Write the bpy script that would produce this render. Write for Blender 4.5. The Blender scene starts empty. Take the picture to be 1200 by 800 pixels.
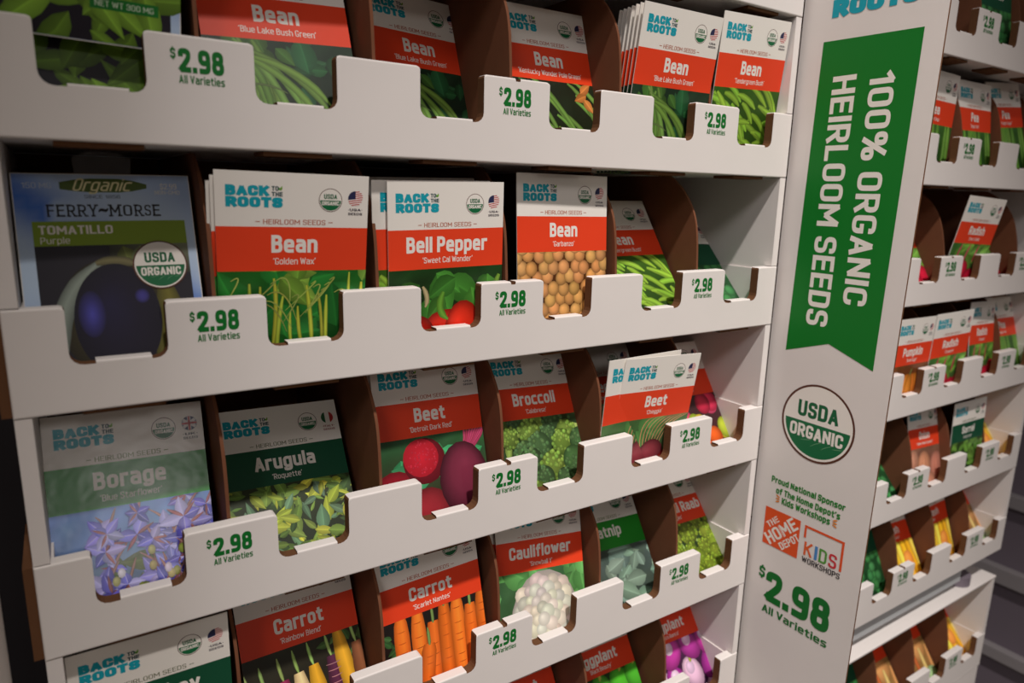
import bpy, bmesh, math, random
from mathutils import Matrix, Vector
SC = bpy.context.scene
COL = SC.collection
PI = math.pi

# ------------------------------------------------------------------ camera, world, lamps, exposure
YAW, PITCH, ROLL = .5807, .2098, .0240
CAM_POS = Vector((.0258, -.3950, -.0727))
def set_camera():
    f = Vector((math.sin(YAW)*math.cos(PITCH), math.cos(YAW)*math.cos(PITCH), -math.sin(PITCH)))
    r = Vector((math.cos(YAW), -math.sin(YAW), 0)); u = r.cross(f)
    c, s = math.cos(ROLL), math.sin(ROLL)
    r2 = c*r + s*u; u2 = -s*r + c*u
    cd = bpy.data.cameras.new('camera'); cd.sensor_width = 36; cd.lens = 812.45/1200*36
    cd.clip_start = .01; cd.clip_end = 50
    cd.dof.use_dof = True; cd.dof.focus_distance = .50; cd.dof.aperture_fstop = 7.0
    co = bpy.data.objects.new('camera', cd); COL.objects.link(co)
    m = Matrix((r2, u2, -f)).transposed().to_4x4(); m.translation = CAM_POS
    co.matrix_world = m
    SC.camera = co
set_camera()
SC.view_settings.view_transform = 'Standard'; SC.view_settings.look = 'None'
SC.view_settings.gamma = 1; SC.view_settings.use_curve_mapping = False
SC.view_settings.exposure = -0.15
W_ = bpy.data.worlds.new('store_light'); SC.world = W_; W_.use_nodes = True
bg = W_.node_tree.nodes['Background']; bg.inputs[0].default_value = (1.0, .86, .74, 1); bg.inputs[1].default_value = .15
def area(name, loc, target, sx, sy, power, color):
    d = bpy.data.lights.new(name, 'AREA'); d.shape = 'RECTANGLE'; d.size = sx; d.size_y = sy; d.energy = power; d.color = color
    o = bpy.data.objects.new(name, d); COL.objects.link(o); o.location = loc
    o.rotation_euler = (Vector(target)-Vector(loc)).to_track_quat('-Z', 'Y').to_euler()
    return o
def spot(name, loc, target, power, color, angle, radius):
    d = bpy.data.lights.new(name, 'SPOT'); d.energy = power; d.color = color; d.spot_size = angle; d.spot_blend = 1; d.shadow_soft_size = radius
    o = bpy.data.objects.new(name, d); COL.objects.link(o); o.location = loc
    o.rotation_euler = (Vector(target)-Vector(loc)).to_track_quat('-Z', 'Y').to_euler()
spot('ceiling_spot', (.10, -1.05, 1.75), (.74, 0, -1.25), 300, (1.0, .94, .89), math.radians(40), .05)
area('aisle_lamp', (-1.6, -1.9, 1.5), (.5, 0, -.3), .9, .4, 15, (1.0, .94, .95))
area('far_ceiling_lamp', (.22, -5.0, 1.75), (.3, 0, -.2), (.24), .40, 13, (1.0, .96, .93))

# ------------------------------------------------------------------ materials
def lin(c):
    c = c/255
    return c/12.92 if c <= .04045 else ((c+.055)/1.055)**2.4
def C3(r, g, b): return (lin(r), lin(g), lin(b), 1)
def material(name, color=None, rough=.6, spec=.4, attr=False, noise=None, bump=None, wave=None):
    m = bpy.data.materials.new(name); m.use_nodes = True
    nt = m.node_tree; b = nt.nodes['Principled BSDF']
    b.inputs['Roughness'].default_value = rough; b.inputs['Specular IOR Level'].default_value = spec
    tc = nt.nodes.new('ShaderNodeTexCoord')
    if attr:
        a = nt.nodes.new('ShaderNodeAttribute'); a.attribute_name = 'Col'
        nt.links.new(a.outputs['Color'], b.inputs['Base Color'])
    else:
        b.inputs['Base Color'].default_value = color
    if noise:
        sc, amt = noise
        n = nt.nodes.new('ShaderNodeTexNoise'); n.inputs['Scale'].default_value = sc; n.inputs['Detail'].default_value = 4
        nt.links.new(tc.outputs['Object'], n.inputs['Vector'])
        r = nt.nodes.new('ShaderNodeValToRGB')
        r.color_ramp.elements[0].position = .3; r.color_ramp.elements[1].position = .7
        r.color_ramp.elements[0].color = tuple(x*(1-amt) for x in color[:3])+(1,)
        r.color_ramp.elements[1].color = tuple(min(1, x*(1+amt)) for x in color[:3])+(1,)
        nt.links.new(n.outputs['Fac'], r.inputs['Fac']); nt.links.new(r.outputs['Color'], b.inputs['Base Color'])
    src = None
    if bump:
        sc, st, dist = bump
        n2 = nt.nodes.new('ShaderNodeTexNoise'); n2.inputs['Scale'].default_value = sc; n2.inputs['Detail'].default_value = 3
        nt.links.new(tc.outputs['Object'], n2.inputs['Vector']); src = n2.outputs['Fac']
    if wave:
        sc, st, dist = wave
        w = nt.nodes.new('ShaderNodeTexWave'); w.bands_direction = 'DIAGONAL'; w.inputs['Scale'].default_value = sc
        nt.links.new(tc.outputs['Object'], w.inputs['Vector']); src = w.outputs['Fac']
        mx = nt.nodes.new('ShaderNodeMixRGB'); mx.inputs[1].default_value = tuple(x*.6 for x in color[:3])+(1,)
        mx.inputs[2].default_value = color; nt.links.new(src, mx.inputs[0]); nt.links.new(mx.outputs[0], b.inputs['Base Color'])
    if src:
        bn = nt.nodes.new('ShaderNodeBump'); bn.inputs['Strength'].default_value = st; bn.inputs['Distance'].default_value = dist
        nt.links.new(src, bn.inputs['Height']); nt.links.new(bn.outputs['Normal'], b.inputs['Normal'])
    return m
M = {
 'board': material('white_board', C3(227, 220, 216), .55, .3, noise=(9, .025), bump=(60, .12, .0006)),
 'kraft': material('kraft_board', C3(112, 70, 48), .8, .2, noise=(40, .08)),
 'raw':   material('raw_board_edge', C3(120, 82, 56), .9, .1, wave=(700, .5, .0006)),
 'print': material('printed_paper', attr=True, rough=.46, spec=.28, bump=(28, .12, .002)),
 'gloss': material('glossy_print', attr=True, rough=.24, spec=.5, bump=(36, .16, .003)),
 'ink':   material('printed_ink', attr=True, rough=.5, spec=.3),
 'grey':  material('grey_plastic', C3(188, 190, 192), .5, .4, noise=(6, .06)),
 'dark':  material('dark_shelf_paint', C3(118, 108, 118), .55, .4, noise=(4, .05)),
 'rail':  material('grey_rail_paint', C3(150, 144, 146), .45, .4, noise=(6, .05)),
 'floor': material('concrete', C3(120, 114, 108), .6, .3, noise=(3, .12)),
 'wall':  material('dark_wall_paint', C3(46, 42, 44), .8, .2, noise=(2, .06)),
 'film':  None,
}
def film():
    m = bpy.data.materials.new('clear_film'); m.use_nodes = True; nt = m.node_tree
    b = nt.nodes['Principled BSDF']; b.inputs['Base Color'].default_value = (.9, .9, .9, 1); b.inputs['Roughness'].default_value = .15
    b.inputs['Alpha'].default_value = .05
    return m
M['film'] = film()

# ------------------------------------------------------------------ object helpers
def link(name, mesh, parent=None, mat=None):
    o = bpy.data.objects.new(name, mesh); COL.objects.link(o)
    if parent is not None: o.parent = parent
    return o
def tag(o, label=None, cat=None, group=None, kind=None):
    if label: o['label'] = label
    if cat: o['category'] = cat
    if group: o['group'] = group
    if kind: o['kind'] = kind
    return o
def empty(name, loc=(0, 0, 0)):
    o = bpy.data.objects.new(name, None); o.empty_display_size = .02; COL.objects.link(o); o.location = loc
    return o
def mesh_of(name, verts, faces, mats, fm=None, smooth=False):
    me = bpy.data.meshes.new(name); me.from_pydata(verts, [], faces)
    for m in mats: me.materials.append(m)
    if fm:
        for p, i in zip(me.polygons, fm): p.material_index = i
    if smooth:
        for p in me.polygons: p.use_smooth = True
    me.update()
    return me
def box_mesh(name, x0, x1, y0, y1, z0, z1, mat, bevel=0):
    bm = bmesh.new()
    vs = [bm.verts.new((x, y, z)) for z in (z0, z1) for y in (y0, y1) for x in (x0, x1)]
    for f in ((0,2,3,1), (4,5,7,6), (0,1,5,4), (2,6,7,3), (0,4,6,2), (1,3,7,5)): bm.faces.new([vs[i] for i in f])
    if bevel: bmesh.ops.bevel(bm, geom=bm.edges[:], offset=bevel, segments=2, affect='EDGES', profile=.6)
    me = bpy.data.meshes.new(name); bm.to_mesh(me); bm.free(); me.materials.append(mat)
    return me
def extrude(name, poly, axis, a0, a1, mats, side_mats=None, face_mats=(0, 0), bevel=None, hole=None):
    """poly: closed 2-D outline, extruded along axis from a0 to a1; side_mats: material index per outline segment"""
    bm = bmesh.new()
    def P(p, a):
        return {'x': (a, p[0], p[1]), 'y': (p[0], a, p[1]), 'z': (p[0], p[1], a)}[axis]
    v0 = [bm.verts.new(P(p, a0)) for p in poly]; v1 = [bm.verts.new(P(p, a1)) for p in poly]
    f0 = bm.faces.new(v0); f1 = bm.faces.new(v1[::-1]); f0.material_index, f1.material_index = face_mats
    n = len(poly); bev = []
    for i in range(n):
        j = (i+1) % n
        f = bm.faces.new((v0[j], v0[i], v1[i], v1[j]))
        mi = side_mats[i] if side_mats else 0
        f.material_index = mi
        if bevel and mi == 0: bev.append(bm.edges.get((v0[i], v0[j])))
    if bev: bmesh.ops.bevel(bm, geom=bev, offset=bevel, segments=3, affect='EDGES', profile=.5, clamp_overlap=True)
    bmesh.ops.triangulate(bm, faces=[f for f in bm.faces if len(f.verts) > 4])
    bmesh.ops.recalc_face_normals(bm, faces=bm.faces[:])
    me = bpy.data.meshes.new(name); bm.to_mesh(me); bm.free()
    for m in mats: me.materials.append(m)
    return me

# ------------------------------------------------------------------ printing: flat shapes with a colour per vertex
_tc = {}
# condensed block lettering drawn as thick strokes: x runs 0..1 over the glyph's width, y 0 = baseline, 1 = cap height; "!" keeps a corner sharp, "o" closes a stroke
GL = {
 'A': (1.06, '0,0 .5,1! 1,0;.17,.26 .83,.26'), 'B': (1, '0,0! 0,1! .93,1 .93,.54 0,.54!;0,.54! 1,.54 1,0 0,0!'), 'C': (1, '1,.78 1,1 0,1 0,0 1,0 1,.22'),
 'D': (1, '0,0! 0,1! 1,1 1,0 0,0!'), 'E': (.86, '1,1! 0,1! 0,0! 1,0;0,.53 .9,.53'), 'F': (.84, '1,1 0,1! 0,0;0,.5 .9,.5'), 'G': (1, '1,.84 1,1 0,1 0,0 1,0 1,.40! .66,.40'),
 'H': (1, '0,0 0,1;1,0 1,1;0,.52 1,.52'), 'I': (0, '0,0 0,1'), 'J': (.8, '1,1 1,0 0,0 0,.3'), 'K': (1, '0,0 0,1;1,1 .1,.45;1,0 .34,.62'), 'L': (.82, '0,1 0,0! 1,0'),
 'M': (1.4, '0,0 0,1! .5,.3! 1,1! 1,0'), 'N': (1.08, '0,0 0,1! 1,0! 1,1'), 'O': (1, 'o 0,0 1,0 1,1 0,1'), 'P': (.96, '0,0 0,1! 1,1 1,.44 0,.44!'), 'Q': (1, 'o 0,0 1,0 1,1 0,1;.6,.25 1,-.05'),
 'R': (1, '0,0 0,1! 1,1 1,.47 0,.47!;.5,.47 1,0'), 'S': (.96, '1,.84 1,1 0,1 0,.54 1,.49 1,0 0,0 0,.16'), 'T': (.92, '0,1 1,1;.5,1 .5,0'), 'U': (1, '0,1 0,0 1,0 1,1'),
 'V': (1.04, '0,1 .5,0! 1,1'), 'W': (1.6, '0,1 .24,0! .5,.9! .76,0! 1,1'), 'X': (1, '0,1 1,0;1,1 0,0'), 'Y': (1, '0,1 .5,.42! .5,0;1,1 .5,.42'), 'Z': (.9, '0,1 1,1! 0,0! 1,0'),
 'a': (.94, '.12,.72 1,.72 1,0;1,.42! 0,.42 0,0 1,0!'), 'b': (.96, '0,1 0,.02;o 0,0 1,0 1,.72 0,.72'), 'c': (.9, '.95,.72 0,.72 0,0 .95,0'), 'd': (.96, '1,1 1,.02;o 0,0 1,0 1,.72 0,.72'),
 'e': (.94, '0,.36! 1,.36! 1,.72 0,.72 0,0 .92,0'), 'f': (.68, '1,1 .36,1 .36,0;0,.68 .9,.68'), 'g': (.96, 'o 0,0 1,0 1,.72 0,.72;1,.7 1,-.28 0,-.28 0,-.22'), 'h': (.94, '0,1 0,0;0,.45 0,.72 1,.72 1,0'),
 'i': (0, '0,0 0,.70;0,1 0,.99'), 'j': (.2, '1,.7 1,-.28 0,-.28;1,1 1,.99'), 'k': (.94, '0,1 0,0;1,.72 .05,.3;1,0 .36,.45'), 'l': (0, '0,1 0,0'), 'm': (1.6, '0,.70 0,0;0,.45 0,.72 .5,.72 .5,0;.5,.45 .5,.72 1,.72 1,0'),
 'n': (.94, '0,.70 0,0;0,.45 0,.72 1,.72 1,0'), 'o': (.94, 'o 0,0 1,0 1,.72 0,.72'), 'p': (.96, '0,.70 0,-.28;o 0,0 1,0 1,.72 0,.72'), 'q': (.96, '1,.70 1,-.28;o 0,0 1,0 1,.72 0,.72'), 'r': (.62, '0,.70 0,0;0,.4 0,.72 1,.72'),
 's': (.88, '.95,.72 0,.72 0,.39 1,.34 1,0 .05,0'), 't': (.68, '.36,.92 .36,0 1,0;0,.70 .95,.70'), 'u': (.94, '0,.70 0,0 1,0 1,.3;1,.70 1,0'), 'v': (.94, '0,.70 .5,.02! 1,.70'), 'w': (1.45, '0,.70 .25,.02! .5,.64! .75,.02! 1,.70'),
 'x': (.92, '0,.70 1,0;1,.70 0,0'), 'y': (.94, '0,.70 .52,.04;1,.70 .36,-.28 .1,-.28'), 'z': (.86, '0,.70 1,.70! 0,0! 1,0'),
 '0': (.96, 'o 0,0 1,0 1,1 0,1'), '1': (.5, '0,.8 .9,1! .9,0'), '2': (.96, '0,.84 0,1 1,1 1,.62 .04,.04! 0,0! 1,0'), '3': (.94, '0,.78 0,1 1,1 1,.54 .4,.54!;.4,.54! 1,.54 1,0 0,0 0,.22'), '4': (1, '.78,0 .78,1! 0,.28! 1,.28'),
 '5': (.94, '1,1 .06,1! 0,.56! 1,.6 1,0 0,0 0,.24'), '6': (.96, '1,.84 1,1 0,1 0,0 1,0 1,.55 0,.55'), '8': (.98, 'o .05,.53 .95,.53 .95,1 .05,1;o 0,0 1,0 1,.53 0,.53'), '9': (.96, '.1,0 1,0 1,1 0,1 0,.45 1,.45'), '7': (.9, '0,1 1,1! .3,0'),
 '.': (0, '0,0 0,.01'), ',': (0, '0,0 -.1,-.12'), '$': (.94, '1,.86 1,1 0,1 0,.54 1,.49 1,0 0,0 0,.14;.5,1.15 .5,.95;.5,.05 .5,-.15'), '%': (1.7, 'o 0,.58 .36,.58 .36,1 0,1;o .64,0 1,0 1,.42 .64,.42;.78,1 .22,0'),
 '·': (0, '0,.48 0,.5'), '-': (.6, '0,.42 1,.42'), '‘': (0, '-.02,.86 .02,.98'), '’': (0, '.02,.98 -.02,.86'), ' ': (None, '')}
def stroke_path(tok, W, h, shear):
    closed = tok.startswith('o '); pts = []
    for q in tok[2:].split() if closed else tok.split():
        s = q.endswith('!'); x, y = q.rstrip('!').split(',')
        pts.append((h+float(x)*max(0, W-2*h) if W else h+float(x), h+float(y)*(1-2*h), s))
    out = []; n = len(pts); cuts = []
    for i, (x, y, s) in enumerate(pts):
        if not closed and i in (0, n-1): out.append((x, y)); continue
        if s: cuts.append(len(out)); out.append((x, y)); continue
        a, b = pts[i-1], pts[(i+1) % n]
        la, lb = math.hypot(a[0]-x, a[1]-y), math.hypot(b[0]-x, b[1]-y); r = max(W-2*h, .05)*.5
        ra, rb = min(r, la*.5 if (closed or 0 < i-1) and not a[2] else la*.92), min(r, lb*.5 if (closed or i+1 < n-1) and not b[2] else lb*.92)
        pa = (x+(a[0]-x)/la*ra, y+(a[1]-y)/la*ra); pb = (x+(b[0]-x)/lb*rb, y+(b[1]-y)/lb*rb)
        for k in range(6):
            t = k/5; q = [(1-t)**2*u+2*t*(1-t)*v+t*t*w for u, v, w in zip(pa, (x, y), pb)]
            out.append((q[0]+(x-q[0])*.12*math.sin(PI*t), q[1]+(y-q[1])*.12*math.sin(PI*t)))
    def clean(P):
        c = [P[0]]
        for p in P[1:]:
            if math.hypot(p[0]-c[-1][0], p[1]-c[-1][1]) > 1e-4: c.append(p)
        return c
    if closed:
        c = clean(out)
        if math.hypot(c[0][0]-c[-1][0], c[0][1]-c[-1][1]) < 1e-4: c.pop()
        return [(c, True, 0, 0)]
    res = []; lo = 0; e0 = h
    for q in cuts+[len(out)-1]:
        e1 = h
        if q < len(out)-1:                       # a sharp corner: square join, shorter where it is acute
            a, b, c = out[q-1], out[q], out[q+1]; d = ((a[0]-b[0])*(c[0]-b[0])+(a[1]-b[1])*(c[1]-b[1]))/math.hypot(a[0]-b[0], a[1]-b[1])/math.hypot(c[0]-b[0], c[1]-b[1])
            e1 = h*(.35 if d > .2 else 1)
        res.append((clean(out[lo:q+1]), False, e0, e1)); lo = q; e0 = e1
    return res
def nrm(a, b):
    L = math.hypot(b[0]-a[0], b[1]-a[1]); return (-(b[1]-a[1])/L, (b[0]-a[0])/L)
def text_shape(s, bold=0.0, shear=0.0, space=1.0):
    k = (s, bold, shear, space)
    if k in _tc: return _tc[k]
    h = .048+bold*1.15; vs, fs = [], []; x0 = 0.0; gap = (.13-.5*h)*space
    for ch in s:
        w, d = GL.get(ch, GL[' '])
        if w is None: x0 += .26; continue
        W = 2*h+w*.40*(1 if h < .13 else 1.05) if w else 0
        g0 = len(vs)
        for tok in d.split(';'):
            if not tok: continue
            for P, closed, e0, e1 in stroke_path(tok, W, h, shear):
                if not closed:
                    la = math.hypot(P[1][0]-P[0][0], P[1][1]-P[0][1]); lb = math.hypot(P[-1][0]-P[-2][0], P[-1][1]-P[-2][1])
                    a = tuple(u-(v-u)/la*e0 for u, v in zip(P[0], P[1])); b = tuple(u+(u-v)/lb*e1 for u, v in zip(P[-1], P[-2]))
                    P = [a]+P[1:-1]+[b] if len(P) > 2 else [a, b]
                n = len(P); base = len(vs)
                for i in range(n):
                    p = P[i]; q0 = P[i-1] if (closed or i) else None; q1 = P[(i+1) % n] if (closed or i < n-1) else None
                    n0 = nrm(q0, p) if q0 else nrm(p, q1); n1 = nrm(p, q1) if q1 else n0
                    mx, my = n0[0]+n1[0], n0[1]+n1[1]; L2 = mx*mx+my*my; m = min(2/L2, 1.5) if L2 > .05 else 1
                    for sg in (1, -1):
                        X, Y = p[0]+sg*mx*m*h, p[1]+sg*my*m*h; vs.append((x0+X+Y*shear, Y, (len(vs)-g0)*.16))
                for i in range(n if closed else n-1):
                    a, b = base+2*i, base+2*((i+1) % n); fs.append((a, a+1, b+1, b))
        x0 += (W if w else 2*h)+gap
    _tc[k] = (vs, fs)
    return _tc[k]
def cap(bold): return (0.0, 1.0)
class Print:
    def __init__(s): s.v = []; s.f = []; s.c = []; s.l = 0
    def up(s, d=1): s.l += d; return s
    def poly(s, pts, col, cols=None):
        b = len(s.v)
        for i, p in enumerate(pts): s.v.append((p[0], p[1], s.l)); s.c.append(cols[i] if cols else col)
        s.f.append(tuple(range(b, b+len(pts))))
    def grid(s, u0, u1, v0, v1, nu, nv, colf):
        b = len(s.v)
        for j in range(nv+1):
            for i in range(nu+1):
                a, t = i/nu, j/nv
                s.v.append((u0+(u1-u0)*a, v0+(v1-v0)*t, s.l)); s.c.append(colf(a, t) if callable(colf) else colf)
        for j in range(nv):
            for i in range(nu):
                k = b+j*(nu+1)+i; s.f.append((k, k+1, k+nu+2, k+nu+1))
    def text(s, t, cx, cy, h, col, w=None, bold=.03, sx=1, align='c', rot=0, shear=0, space=1):
        vs, fs = text_shape(t, bold, shear, space)
        lo, hi = cap(bold); k = h/(hi-lo)
        x0 = min(v[0] for v in vs); x1 = max(v[0] for v in vs)
        kx = w/(x1-x0) if w else k*sx
        ox = {'c': (x0+x1)/2, 'l': x0, 'r': x1}[align]; oy = (lo+hi)/2
        ca, sa = math.cos(rot), math.sin(rot); b = len(s.v)
        for x, y, q in vs:
            X, Y = (x-ox)*kx, (y-oy)*k
            s.v.append((cx+X*ca-Y*sa, cy+X*sa+Y*ca, s.l+q)); s.c.append(col)
        for f in fs: s.f.append(tuple(b+i for i in f))
    def disc(s, cx, cy, rx, ry, col, n=24, rot=0, edge=None, off=(0, 0), mid=None):
        ca, sa = math.cos(rot), math.sin(rot)
        R = lambda x, y: (cx+x*ca-y*sa, cy+x*sa+y*ca)
        b = len(s.v); c0 = R(off[0]*rx, off[1]*ry); s.v.append((c0[0], c0[1], s.l)); s.c.append(col)
        rings = ((.55, mid), (1, edge)) if edge else ((1, col),)
        for q, cc in rings:
            if cc is None: cc = tuple((x*.7+y*.3) for x, y in zip(col, edge))
            for i in range(n):
                a = 2*PI*i/n; p = R(off[0]*rx*(1-q)+q*rx*math.cos(a), off[1]*ry*(1-q)+q*ry*math.sin(a))
                s.v.append((p[0], p[1], s.l)); s.c.append(cc)
        for i in range(n):
            j = (i+1) % n; s.f.append((b, b+1+i, b+1+j))
            if edge: s.f.append((b+1+i, b+1+n+i, b+1+n+j, b+1+j))
    def strip(s, pts, w, col, taper=(.5, .3), lanes=((-1, .5), (-.45, .95), (.15, 1.3), (.55, .95), (1, .5)), n=9):
        P = []
        for i in range(n):
            t = i/(n-1)
            if len(pts) == 2: P.append(tuple(a+(b-a)*t for a, b in zip(*pts)))
            elif len(pts) == 3: P.append(tuple(a*(1-t)**2+2*b*t*(1-t)+c*t*t for a, b, c in zip(*pts)))
            else: P.append(tuple(a*(1-t)**3+3*b*t*(1-t)**2+3*c*t*t*(1-t)+d*t**3 for a, b, c, d in zip(*pts)))
        b = len(s.v); m = len(lanes)
        for i, p in enumerate(P):
            q0, q1 = P[max(0, i-1)], P[min(n-1, i+1)]; dx, dy = q1[0]-q0[0], q1[1]-q0[1]; L = math.hypot(dx, dy) or 1
            nx, ny = -dy/L, dx/L; t = i/(n-1)
            ww = w*min(1, taper[0]+(1-taper[0])*min(1, t*4), taper[1]+(1-taper[1])*min(1, (1-t)*4))
            for o, sh in lanes:
                s.v.append((p[0]+nx*ww*o, p[1]+ny*ww*o, s.l)); s.c.append(tuple(min(1, x*sh) for x in col[:3])+(1,))
        for i in range(n-1):
            for j in range(m-1):
                k = b+i*m+j; s.f.append((k, k+1, k+m+1, k+m))
    def leaf(s, p, ang, L, w, col, rib=None):
        ca, sa = math.cos(ang), math.sin(ang); b = len(s.v); n = 7
        D = lambda k: tuple(min(1, x*k) for x in col[:3])+(1,)
        for i in range(n):
            t = i/(n-1); ww = w*math.sin(PI*t**.8)*(1-.25*t)
            for o, cc in ((-1, D(.6)), (-.12, D(.9)), (0, rib or D(1.5)), (.12, D(1.2)), (1, D(.8))):
                x, y = t*L, o*ww; s.v.append((p[0]+x*ca-y*sa, p[1]+x*sa+y*ca, s.l)); s.c.append(cc)
        for i in range(n-1):
            for j in range(4):
                k = b+i*5+j; s.f.append((k, k+1, k+6, k+5))
    def clip(s, u0, u1, v0, v1):
        s.v = [(min(u1, max(u0, a)), min(v1, max(v0, b)), l) for a, b, l in s.v]; return s
    def mesh(s, name, fn, mat):
        """fn maps (u, v, layer) to a 3-D point; degenerate faces are dropped"""
        V = [fn(*p) for p in s.v]; F = []
        for f in s.f:
            a = 0
            for i in range(1, len(f)-1):
                p, q, r = s.v[f[0]], s.v[f[i]], s.v[f[i+1]]
                a += abs((q[0]-p[0])*(r[1]-p[1])-(r[0]-p[0])*(q[1]-p[1]))
            if a > 1e-12: F.append(f)
        me = bpy.data.meshes.new(name); me.from_pydata(V, [], F)
        at = me.color_attributes.new('Col', 'FLOAT_COLOR', 'POINT')
        at.data.foreach_set('color', [x for c in s.c for x in c])
        me.materials.append(mat); me.update()
        return me
WHITE = C3(236, 230, 222); RED = C3(232, 66, 32); TEAL = C3(20, 158, 176); NAVY = C3(30, 70, 78); DGREEN = C3(24, 82, 62)
GREEN = C3(34, 128, 44); BROWN = C3(88, 48, 34); SIGN_GREEN = C3(10, 118, 36); INKGREEN = C3(8, 108, 38)
def logo(P, x, y, w):
    """stacked blocky wordmark, x,y = lower left, w = width"""
    h = w*.19
    P.text('BACK', x, y+w*.305, h, TEAL, w=w*.765, bold=.09, align='l', space=.6)
    P.text('TO', x+w*.795, y+w*.355, h*.44, NAVY, w=w*.125, bold=.05, align='l')
    P.text('THE', x+w*.795, y+w*.252, h*.42, NAVY, w=w*.195, bold=.05, align='l')
    P.leaf((x+w*.95, y+w*.32), 1.2, w*.09, w*.022, C3(120, 170, 60)); P.leaf((x+w*.95, y+w*.32), 2.1, w*.07, w*.018, C3(90, 150, 60))
    P.text('ROOTS', x, y+w*.098, h, TEAL, w=w*.99, bold=.09, align='l', space=.6)
def seal(P, cx, cy, r, fine=True):
    n = 48 if fine else 32
    P.disc(cx, cy, r, r, BROWN, n); P.up(); P.disc(cx, cy, r*.945, r*.945, WHITE, n); P.up()
    q = r*.89; a0 = math.asin(-.02); pts = [(cx+q*math.cos(a), cy+q*math.sin(a)) for a in [PI-a0+(PI+2*a0)*i/28 for i in range(29)]]
    P.poly(pts, C3(20, 104, 62)); P.up()
    if fine:
        for k in range(4):
            x0 = cx-q*.55+k*q*.33; P.strip([(x0+q*.1, cy-q*.75+abs(k-1.5)*q*.12), (x0+q*.25, cy-q*.55), (x0+q*.42, cy-q*.5)], q*.008, C3(110, 160, 120), n=5)
        P.up()
    P.text('USDA', cx, cy+r*.31, r*.42, C3(20, 96, 58), w=r*1.12, bold=.048)
    P.text('ORGANIC', cx, cy-r*.26, r*.34, WHITE, w=r*1.46, bold=.045)
def flag(P, cx, cy, r, kind):
    if kind == 'usa':
        P.disc(cx, cy, r, r, C3(236, 226, 220), 20); P.up()
        for k in range(-3, 4):
            if k % 1 == 0:
                y = k*r*.28; hw = r*math.sqrt(max(.02, 1-(y/r)**2))*.98
                P.strip([(cx-hw, cy+y-hw*.16), (cx, cy+y+r*.05), (cx+hw, cy+y+hw*.18)], r*.065, C3(184, 40, 46), taper=(1, 1), lanes=((-1, 1), (1, 1)), n=5)
        P.up(); pts = [(cx+r*math.cos(a), cy+r*math.sin(a)) for a in [PI*.5+PI*.56*i/10 for i in range(11)]]+[(cx+r*.02, cy-r*.08)]
        P.poly(pts, C3(44, 46, 80))
    elif kind == 'italy':
        for a0, c in ((PI*.62, C3(36, 88, 52)), (-PI*.38, C3(178, 44, 44))):
            P.poly([(cx+r*math.cos(a0+PI*.76*i/10), cy+r*math.sin(a0+PI*.76*i/10)) for i in range(11)], c)
    else:
        P.disc(cx, cy, r, r, C3(50, 52, 92), 20); P.up()
        for a in (.6, -.6, PI/2, 0):
            P.strip([(cx-r*.95*math.cos(a), cy-r*.95*math.sin(a)), (cx+r*.95*math.cos(a), cy+r*.95*math.sin(a))], r*.2, C3(230, 224, 222), taper=(1, 1), lanes=((-1, 1), (1, 1)), n=3)
        P.up()
        for a in (PI/2, 0):
            P.strip([(cx-r*.95*math.cos(a), cy-r*.95*math.sin(a)), (cx+r*.95*math.cos(a), cy+r*.95*math.sin(a))], r*.12, C3(186, 36, 44), taper=(1, 1), lanes=((-1, 1), (1, 1)), n=3)
    c2 = C3(150, 60, 60) if kind == 'italy' else C3(52, 44, 60)
    P.text({'usa': '·USA·', 'italy': '·ITALY·', 'uk': '·UK·'}[kind], cx, cy-r*1.5, r*.34, c2, bold=.03, w=r*1.9)
    P.text('SEEDS', cx, cy-r*2.05, r*.32, c2, bold=.03, w=r*1.9)
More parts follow.
